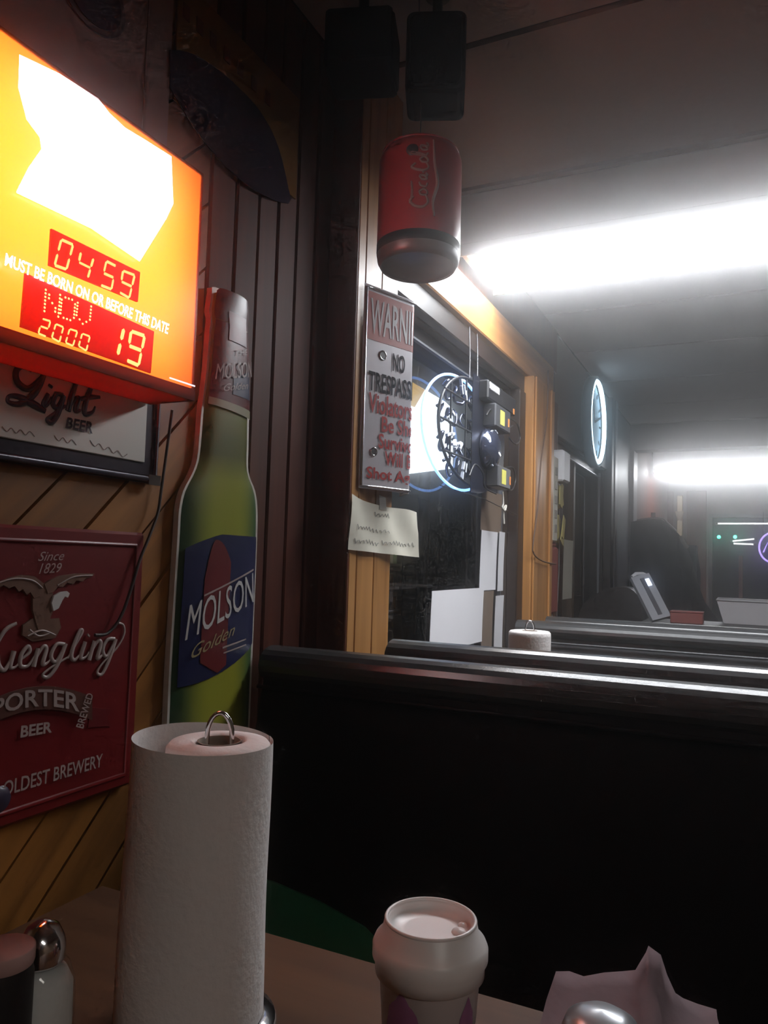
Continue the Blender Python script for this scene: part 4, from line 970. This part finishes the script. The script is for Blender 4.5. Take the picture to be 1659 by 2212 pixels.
# ------------------------------------------------------------------ lidded paper cup
cu = thing('coffee_cup', 'white lidded paper cup with purple shapes on the near table', 'cup', (.575, .585, .75))
cc = dep(930, 2005, .60); cx_, cy_ = cc.x, cc.y; zb = .752; zt = 1.19 - .60 * .478
CUPM = mat('white cup paper', (.74, .68, .68), .6, noise=.03)
Hc = zt - zb
cu.location = (cx_, cy_, zb)
ax_ = (Vector((0, 0, 1)) + RIGHT * .05 - FWD * .04).normalized() if False else Vector((0, 0, 1))
MB().lathe([(0, .003), (.028, .003), (.029, 0), (.0305, 0), (.0405, Hc - .022), (.0425, Hc - .020)], (cx_, cy_, zb), 56).build('cup_body', CUPM, cu)
LID = mat('matt white lid', (.88, .83, .81), .34, noise=.02)
ld = MB().lathe([(.0418, Hc - .034), (.0430, Hc - .034), (.0432, Hc - .026), (.0455, Hc - .022), (.0455, Hc - .014), (.0438, Hc - .010), (.0385, Hc - .005), (.0365, Hc + .004), (.0345, Hc + .006), (.0330, Hc + .003), (.0325, Hc - .002), (.020, Hc - .003), (0, Hc - .003)], (cx_, cy_, zb), 64).build('lid', LID, cu)
MB().tube([(cx_ + .0352 * math.cos(t), cy_ + .0352 * math.sin(t), zb + Hc + .0052) for t in np.linspace(0, 2 * PI, 48, endpoint=False)], .0015, 8, closed=True).build('lid_rim', LID, ld)
dv = (-FWD); dv.z = 0; dv.normalize(); rv = Vector((RIGHT.x, RIGHT.y, 0)).normalized()
for du_, dw_, r_ in ((.022, .004, .006), (.026, -.006, .004)):
    p = Vector((cx_, cy_, zb + Hc - .003)) + rv * du_ + dv * dw_; MB().lathe([(r_, 0), (r_ * .8, .002), (0, .0028)], p, 16).build('lid_bump', LID, ld)
PUR = mat('pale purple print', (.34, .13, .27), .6, noise=.05)
for a0, w_, hc in ((-.62, .66, .117), (.78, .40, .113)):
    vs = []; fs = []; K = 16
    for j in range(9):
        v = j / 8; h_ = v * hc
        hw = w_ * math.sqrt(max(0, 1 - v * v))
        for i in range(K + 1):
            a = a0 - hw + 2 * hw * i / K; rr = .0305 + (.0405 - .0305) * h_ / (Hc - .022) + .0004
            p = Vector((cx_, cy_, zb + h_)) + (dv * math.cos(a) + rv * math.sin(a)) * rr; vs.append(p)
    for j in range(8):
        for i in range(K): fs.append((j * (K + 1) + i, j * (K + 1) + i + 1, (j + 1) * (K + 1) + i + 1, (j + 1) * (K + 1) + i))
    MB().add(vs, fs, True).build('purple_shape', PUR, cu)

# ------------------------------------------------------------------ shakers and jar at the left, dome and napkin at the right
sh = dep(90, 2060, .60)
sk = thing('sugar_shaker', 'glass sugar shaker with chrome cap at the lower left', 'shaker', (sh.x, sh.y, .75))
JAR = pane('jar glass thin', (.93, .95, .95))
MB().lathe([(0, .002), (.024, .002), (.026, .006), (.0268, .07), (.0262, .100), (.021, .114), (.0165, .119)], (sh.x, sh.y, .75), 36).build('glass_jar', JAR, sk)
MB().lathe([(0, .005), (.0235, .005), (.0248, .012), (.0252, .07), (.0246, .098), (.0195, .109), (0, .111)], (sh.x, sh.y, .75), 36).build('sugar', mat('white sugar', (.80, .80, .78), .95, noise=.06, nscale=300), sk)
MB().lathe([(.0165, .116), (.0178, .118), (.0178, .128), (.0165, .134), (.012, .143), (.005, .147), (0, .148)], (sh.x, sh.y, .75), 36).build('chrome_cap', CHROME, sk)
jr = dep(8, 2045, .56)
jk = thing('lidded_jar', 'dark jar with flat pinkish lid at the lower left corner', 'jar', (jr.x, jr.y, .75))
zj = jr.z - .75
MB().lathe([(0, .001), (.020, .001), (.022, .006), (.022, zj - .02), (.0195, zj - .010), (.0195, zj - .006)], (jr.x, jr.y, .75), 32).build('jar_body', BLACK, jk)
MB().lathe([(.0215, zj - .012), (.022, zj - .010), (.022, zj - .001), (.0205, zj), (0, zj)], (jr.x, jr.y, .75), 32).build('lid', mat('dull pink lid', (.42, .26, .24), .7, noise=.12, nscale=60), jk)
dm = dep(1300, 2200, .52)
dk = thing('sauce_pot', 'squat pot with shiny domed steel lid at the lower right edge', 'pot', (dm.x, dm.y, .75))
zd = dm.z - .75
MB().lathe([(0, .001), (.020, .001), (.024, .01), (.026, zd - .012), (.025, zd - .010)], (dm.x, dm.y, .75), 32).build('pot_body', STEEL, dk)
MB().lathe([(.0265, zd - .013), (.027, zd - .010), (.024, zd - .002), (.014, zd + .004), (0, zd + .006)], (dm.x, dm.y, .75), 32).build('dome_lid', mat('brushed steel lid', (.55, .57, .6), .3, .7, noise=.05), dk)
# crumpled napkin: outline grid with folds
NAP = mat('pinkish napkin', (.14, .092, .10), .95, noise=.08, nscale=60, bump=.3)
nk0 = dep(1360, 2200, .70)
tp_ = [(1200, 2098), (1225, 2100), (1260, 2104), (1300, 2102), (1340, 2098), (1375, 2092), (1392, 2060), (1404, 2042), (1425, 2060), (1440, 2110), (1455, 2140), (1480, 2158), (1510, 2172), (1548, 2176)]
vs = []; fs = []; J = 9; rn = random.Random(5)
for i, (a, b) in enumerate(tp_):
    top = dep(a, b, .74)
    bot = Vector((top.x + .03 * (i / 13 - .3), top.y - .16, .752))
    for j in range(J + 1):
        v = j / J; p = top.lerp(bot, v)
        p.z = .7525 + (top.z - .7525) * (1 - v) ** 1.3 + .006 * math.sin(i * 1.9 + j * 1.3) * (1 - v) * v * 4 * .7
        vs.append((p.x + rn.uniform(-.002, .002), p.y + .004 * math.sin(i * 2.3 + j), max(.7525, p.z)))
for i in range(len(tp_) - 1):
    for j in range(J): fs.append((i * (J + 1) + j, i * (J + 1) + j + 1, (i + 1) * (J + 1) + j + 1, (i + 1) * (J + 1) + j))
# back side falls to the table too
k0 = len(vs)
for i, (a, b) in enumerate(tp_):
    p = Vector(vs[i * (J + 1)]); vs.append((p.x, p.y + .012, .7525))
for i in range(len(tp_) - 1): fs.append((i * (J + 1), (i + 1) * (J + 1), k0 + i + 1, k0 + i))
o = MB().add(vs, fs, True).build('crumpled_napkin', NAP); tag(o, 'crumpled pinkish paper napkin on the near table right of the cup', 'napkin')

# ------------------------------------------------------------------ things beyond the charcoal bench
hs = thing('slanted_device', 'grey slanted handset with small lit screen behind the charcoal bench', 'device', (.6, 3.0, .9))
A = dep(1381, 1245, 3.62); B = dep(1428, 1352, 3.50); B.z = .956; A = A; ln = (B - A); L0 = ln.length; ln.normalize()
sd = RIGHT.copy(); sd = (sd - ln * sd.dot(ln)).normalized(); nn = sd.cross(ln)
if nn.dot(CAM - A) < 0: nn = -nn
GREYD = mat('grey device plastic', (.34, .35, .38), .4, noise=.1)
MB().obox((A + B) / 2, sd, ln, nn, .046, L0 / 2, .012).build('body', GREYD, hs)
MB().obox((A + B) / 2 + nn * .013, sd, ln, nn, .010, L0 * .42, .003).build('ridge', mat('dark device ridge', (.06, .06, .07), .4, noise=.1), hs)
MB().tube([A + sd * -.036 - ln * .004, A - sd * .01 - ln * .016, A + sd * .02 - ln * .008, A + sd * .038 + ln * .01], .010, 8).build('top_cap', mat('pale device cap', (.55, .55, .58), .4, noise=.05), hs)
MB().obox(A + ln * .045 + sd * .022 + nn * .0135, sd, ln, nn, .009, .018, .002).build('screen', lamp('small blue white screen', (.55, .68, 1.0), 6.0), hs)
bx = thing('red_box', 'dull red box standing past the slanted grey handset', 'box', (.8, 3.3, .9))
p0 = dep(1484, 1345, 3.5)
MB().rbox((p0.x - .07, p0.y - .04, .94), (p0.x + .07, p0.y + .06, .99), .004).build('body', mat('dull red card', (.22, .05, .04), .7, noise=.1), bx)
MB().rbox((p0.x - .072, p0.y - .042, .99), (p0.x + .072, p0.y + .062, .996), .002).build('lid', mat('dull red card lid', (.26, .06, .05), .7, noise=.1), bx)
# counter that carries them
ct = thing('side_counter', 'dark counter ledge behind the benches holding the red box and white tub', 'counter', (.9, 3.7, 0))
MB().rbox((.35, 3.32, .90), (1.8, 4.05, .94), .006).build('ledge', DARKW, ct)
MB().box((.40, 3.37, 0), (1.75, 4.00, .90)).build('cabinet_body', DARKW, ct)
tr = thing('white_tray', 'white shallow tub at the right end of the counter ledge', 'tub', (1.1, 3.5, .94))
a = dep(1548, 1300, 3.55); b = dep(1700, 1342, 3.55)
xx0, xx1, yy = a.x, b.x, a.y + .08
mb = MB()
mb.add([(xx0 + .03, yy - .06, .942), (xx1, yy - .06, .942), (xx1 + .03, yy - .08, 1.05), (xx0, yy - .08, 1.05), (xx0 + .03, yy + .12, .942), (xx1, yy + .12, .942), (xx1 + .03, yy + .14, 1.05), (xx0, yy + .14, 1.05)], [(0, 1, 2, 3), (4, 7, 6, 5), (0, 3, 7, 4), (1, 5, 6, 2), (0, 4, 5, 1)]).build('tub', mat('white tub plastic', (.62, .6, .62), .5, noise=.04), tr)
MB().tube([(xx0, yy - .08, 1.05), (xx1 + .03, yy - .08, 1.05), (xx1 + .03, yy + .14, 1.05), (xx0, yy + .14, 1.05)], .005, 6, closed=True).build('rim', MATS['white tub plastic'], tr)
# dark coat on a stand
D = 5.2
co = thing('coat_on_stand', 'black coat hanging on a stand far down the room', 'coat', (dep(1430, 1300, D).x, dep(1430, 1300, D).y, 0))
def cpt(px, py, dd=0): return dep(px, py, D) + Vector((-.43, .9, 0)) * dd
ol = [(1372, 1330), (1372, 1180), (1373, 1126), (1390, 1122), (1425, 1122), (1436, 1128), (1446, 1140), (1462, 1152), (1474, 1166), (1484, 1190), (1494, 1215), (1506, 1262), (1520, 1300), (1545, 1335), (1560, 1360)]
K = len(ol); mid = [(1372 + 8 * math.sin(i), 1360) for i in range(K)]
vs = []; fs = []
front = [cpt(a, b, -.02) for a, b in ol]; cen = [cpt(1430 + (a - 1430) * .6, b + (1360 - b) * .3 + 6, -.11 + .02 * math.sin(i * 2.1)) for i, (a, b) in enumerate(ol)]; low = [cpt(1430 + (a - 1430) * .9, 1375, -.06 + .03 * math.sin(i * 1.7)) for i, (a, b) in enumerate(ol)]
back = [cpt(a, b, .10) for a, b in ol]
vs = front + cen + low + back
for r in range(2):
    for i in range(K - 1): fs.append((r * K + i, r * K + i + 1, (r + 1) * K + i + 1, (r + 1) * K + i))
for i in range(K - 1): fs.append((i, 3 * K + i, 3 * K + i + 1, i + 1))
fs.append(tuple(range(3 * K, 4 * K)))
MB().add(vs, fs, True).build('cloth', mat('black cloth', (.010, .010, .014), .7, noise=.3, nscale=20, bump=.4), co)
MB().tube(smooth([cpt(1374, 1124, -.02), cpt(1400, 1120, -.02), cpt(1428, 1120, -.02), cpt(1440, 1130, -.02), cpt(1458, 1147, -.02)], 5), .006, 6).build('edge_sheen', mat('grey sheen', (.30, .28, .27), .4, noise=.1), co)  # light sheen along the coat's top edge, built as a paler strip
MB().tube(smooth([cpt(1468, 1158, -.03), cpt(1472, 1172, -.035), cpt(1482, 1184, -.03)], 5), [.016] * 5 + [.014] * 5 + [.006], 8).build('white_collar', mat('white collar cloth', (.62, .58, .54), .7, noise=.05), co)
hx = dep(1410, 1300, D + .12)
MB().tube([(hx.x, hx.y, 0), (hx.x, hx.y, 1.58)], .016, 10).lathe([(0, 0), (.2, 0), (.2, .02), (.03, .05)], (hx.x, hx.y, 0), 24).build('stand_pole', DARKW, co)
bc = thing('blue_garment', 'dark blue garment hanging right of the black coat', 'garment', (dep(1495, 1300, 5.6).x, dep(1495, 1300, 5.6).y, 0))
D = 5.6
ga = [cpt(1472, 1176), cpt(1505, 1178), cpt(1514, 1240), cpt(1512, 1300), cpt(1470, 1300), cpt(1468, 1230)]
gb = [p + Vector((-.43, .9, 0)) * .08 for p in ga]
MB().add(ga + gb, [tuple(range(6)), tuple(range(6, 12))[::-1]] + [(i, (i + 1) % 6, 6 + (i + 1) % 6, 6 + i) for i in range(6)]).build('cloth', mat('dark blue cloth', (.02, .028, .07), .7, noise=.2, nscale=20), bc)
MB().tube(smooth([cpt(1503, 1180, -.01), cpt(1500, 1220, -.015), cpt(1500, 1265, -.01)], 5), .012, 6).build('grey_trim', mat('grey blue trim', (.12, .14, .2), .5, noise=.1), bc)
gx = ga[1].lerp(ga[0], .5) + Vector((-.43, .9, 0)) * .05
MB().tube([(gx.x, gx.y, 0), (gx.x, gx.y, gx.z)], .015, 8).lathe([(0, 0), (.18, 0), (.18, .02), (.03, .05)], (gx.x, gx.y, 0), 20).build('stand_pole', DARKW, bc)

# far window decorations
GL_ = lamp('green lamp', (.05, 1.0, .6), 14.0)
for a, lab in ((1553, 'left of two small green lamps in the far window'), (1588, 'right of two small green lamps in the far window')):
    p = at(a, 1160, 1, YF - .02); t = thing('green_lamp', lab, 'lamp', p, 'green lamps in the far window')
    MB().lathe([(0, .0), (.012, .004), (.018, .018), (.012, .032), (0, .036)], p, 14, axis=(0, -1, 0)).build('bulb', GL_, t)
    MB().rbox((p.x - .012, p.y, p.z - .012), (p.x + .012, YF + .012, p.z + .012), .002).build('socket', BLACK, t)
REFL = lamp('white glow', (.95, .97, 1.0), 2.6)  # glowing bars added in place of ceiling lights reflected in the pane
for (a, b, c, d, lab) in ((1548, 1131, 1720, 1131, 'topmost stand-in for a lamp reflection, thin white glow tube across the far window'), (1580, 1169, 1632, 1164, 'upper stand-in for a lamp reflection, one of two short white glow tubes beside the violet sign'), (1582, 1174, 1630, 1176, 'lower stand-in for a lamp reflection, one of two short white glow tubes beside the violet sign')):
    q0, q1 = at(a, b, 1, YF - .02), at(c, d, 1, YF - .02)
    t = thing('reflection_bar', lab, 'reflection bar', q0, 'white glow tubes standing in for reflections in the far window')
    MB().tube([q0, q1], .008, 8).build('glow_bar', REFL, t)
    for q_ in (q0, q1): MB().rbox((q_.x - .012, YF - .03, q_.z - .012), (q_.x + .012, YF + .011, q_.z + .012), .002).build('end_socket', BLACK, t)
p = at(1672, 1183, 1, YF - .03)
vn = thing('violet_neon_sign', 'round violet neon sign at the edge of the far window', 'neon sign', p)
VN = lamp('violet neon', (.35, .22, 1.0), 3.0)
MB().tube([(p.x + .14 * math.cos(t), p.y, p.z + .16 * math.sin(t)) for t in np.linspace(0, 2 * PI, 32, endpoint=False)], .009, 8, closed=True).build('neon_ring', VN, vn)
MB().tube([(p.x - .1, p.y, p.z - .05), (p.x - .06, p.y, p.z + .05), (p.x, p.y, p.z - .05), (p.x + .06, p.y, p.z + .05)], .007, 6).build('neon_stroke', VN, vn)
MB().tube([(p.x - .1, p.y + .02, p.z + .12), (p.x - .1, p.y + .01, 1.82)], .004, 6).tube([(p.x + .1, p.y + .02, p.z + .12), (p.x + .1, p.y + .01, 1.82)], .004, 6).rbox((p.x - .15, p.y + .015, p.z - .02), (p.x + .15, p.y + .03, p.z + .02), .004).build('frame', BLACK, vn)
# far lit picture and shelf odds on the far wall
sc_ = thing('wall_sconce', 'small brass lamp on the far wall beside the distant ceiling light', 'lamp', (.12, 8.9, 1.75))
MB().rbox((.10, YF - .04, 1.55), (.16, YF - .002, 2.0), .006).build('back_plate', mat('pale brass', (.5, .40, .28), .35, .6, noise=.1), sc_)
MB().lathe([(.02, 0), (.05, .10), (.048, .10), (.018, .002)], (.13, YF - .07, 1.72), 20).build('shade', mat('cream shade', (.6, .5, .4), .7, noise=.05), sc_)

# ------------------------------------------------------------------ outside the window
MB().box((-14, -4, -.25), (-.15, 20, -.15)).build('ground', mat('night asphalt', (.03, .03, .035), .7, noise=.3, nscale=5), kind='structure')
og = thing('lit_gable_sign', 'white lit sign with amber corner glowing outside the window', 'sign', (-1.5, 5.7, -.15))
GX = -1.5
ga = [yz(a, b, GX) for a, b in ((880, 1024), (978, 1012), (978, 884), (962, 868), (905, 834), (880, 860))]
MB().prism(ga, 0, GX - .12, GX).build('lit_face', lamp('lit white sign face', (.92, .96, 1.0), 4.0), og)
aa = [yz(a, b, GX + .01) for a, b in ((878, 818), (918, 842), (896, 880), (878, 872))]
MB().prism(aa, 0, GX - .11, GX + .01).build('amber_corner', lamp('lit amber sign corner', (1.0, .55, .08), 1.1), og)
y_m = (ga[0][0] + ga[1][0]) / 2
MB().tube([(GX - .06, y_m, -.15), (GX - .06, y_m, ga[1][1])], .05, 10).build('pole', BLACK, og)
letters(MB(), 'OPEN', wallquad(GX + .003, (896, 975), (940, 968), (940, 950), (896, 955))) if False else None
vc = thing('reflection_case', 'lit case standing in for a reflected drinks fridge at the left edge of the window', 'reflection stand-in', (-1.5, 4.75, -.15))  # added outside in place of a drinks fridge reflected in the glass
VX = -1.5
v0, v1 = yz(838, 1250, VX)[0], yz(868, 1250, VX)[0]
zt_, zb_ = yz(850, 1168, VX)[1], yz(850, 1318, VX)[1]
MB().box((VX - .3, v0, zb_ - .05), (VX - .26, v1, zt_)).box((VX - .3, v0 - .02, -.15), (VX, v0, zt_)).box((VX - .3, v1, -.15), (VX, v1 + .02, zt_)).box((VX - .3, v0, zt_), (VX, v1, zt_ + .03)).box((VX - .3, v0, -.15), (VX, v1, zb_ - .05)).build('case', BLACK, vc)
MB().tube([(VX - .02, v0 + .01, zt_ - .02), (VX - .02, v1 - .01, zt_ - .02)], .012, 8).build('lamp_tube', lamp('reflection case glow', (1, .85, .55), 9.0), vc)  # glow of the stand-in case, for the reflected fridge's light
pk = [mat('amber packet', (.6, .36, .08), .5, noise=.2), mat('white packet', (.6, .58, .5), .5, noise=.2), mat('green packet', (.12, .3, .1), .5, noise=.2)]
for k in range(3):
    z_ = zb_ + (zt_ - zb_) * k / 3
    MB().box((VX - .26, v0, z_ - .02), (VX - .02, v1, z_)).build('reflection_shelf', STEEL, vc)
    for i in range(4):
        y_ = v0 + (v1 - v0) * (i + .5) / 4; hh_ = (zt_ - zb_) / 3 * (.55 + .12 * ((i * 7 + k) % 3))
        MB().rbox((VX - .14, y_ - (v1 - v0) * .1, z_), (VX - .04, y_ + (v1 - v0) * .1, z_ + hh_), .004).build('reflection_packet', pk[(i + k) % 3], vc)
# parked car
car = thing('parked_car', 'dark parked car outside the window behind the white sheets', 'car', (-3.2, 9.5, -.15))
cyc_, cxx = 8.4, -3.4
side_ = [(0, .35), (.05, .62), (.25, .78), (1.15, .92), (1.75, 1.34), (3.0, 1.38), (3.6, 1.0), (4.2, .92), (4.3, .6), (4.25, .32)]
P_ = [(cyc_ + a, b - .15) for a, b in smooth(side_, 4)]
nP = len(P_); mb = MB(); vs = []
for xq, k in ((cxx - 1.6, .94), (cxx - 1.5, 1.0), (cxx - .1, 1.0), (cxx, .94)):
    vs += [(xq, cyc_ + 2.15 + (a - cyc_ - 2.15) * k, .2 + (b - .2) * k) for a, b in P_]
fs = [tuple(range(nP))[::-1], tuple(range(3 * nP, 4 * nP))] + [(j * nP + i, j * nP + (i + 1) % nP, (j + 1) * nP + (i + 1) % nP, (j + 1) * nP + i) for j in range(3) for i in range(nP)]
mb.add(vs, fs).build('body', mat('dark car paint', (.03, .033, .04), .2, .3, noise=.05, coat=.8), car)
MB().prism([(cyc_ + a, b - .15) for a, b in ((1.35, .96), (1.85, 1.30), (2.9, 1.33), (3.4, 1.0))], 0, cxx - .03, cxx + .004).build('side_window', mat('car glass', (.02, .025, .03), .05, noise=.05), car)
MB().add([(cxx - 1.45, cyc_ + 1.10, .80), (cxx - .15, cyc_ + 1.10, .80), (cxx - .25, cyc_ + 1.66, 1.20), (cxx - 1.35, cyc_ + 1.66, 1.20)], [(0, 1, 2, 3)]).build('windscreen', MATS['car glass'], car)
for a in (.85, 3.45):
    for xq in (cxx - 1.62, cxx - .16):
        wh = MB().lathe([(0, 0), (.31, 0), (.325, .03), (.325, .15), (.31, .18), (0, .18)], (xq, cyc_ + a, .17), 28, axis=(1, 0, 0)).build('wheel', BLACK, car)
        MB().lathe([(.2, 0), (.19, .006), (0, .004)], (xq + .181, cyc_ + a, .17), 20, axis=(1, 0, 0)).build('hub_cap', STEEL, wh)
MB().rbox((cxx - .22, cyc_ - .01, .42), (cxx - .05, cyc_ + .03, .52), .01).build('tail_lamp', lamp('red tail lamp', (1, .08, .03), 2.5), car)
MB().rbox((cxx - 1.1, cyc_ - .02, .36), (cxx - .6, cyc_ + .0, .47), .004).build('number_plate', SHEET, car)
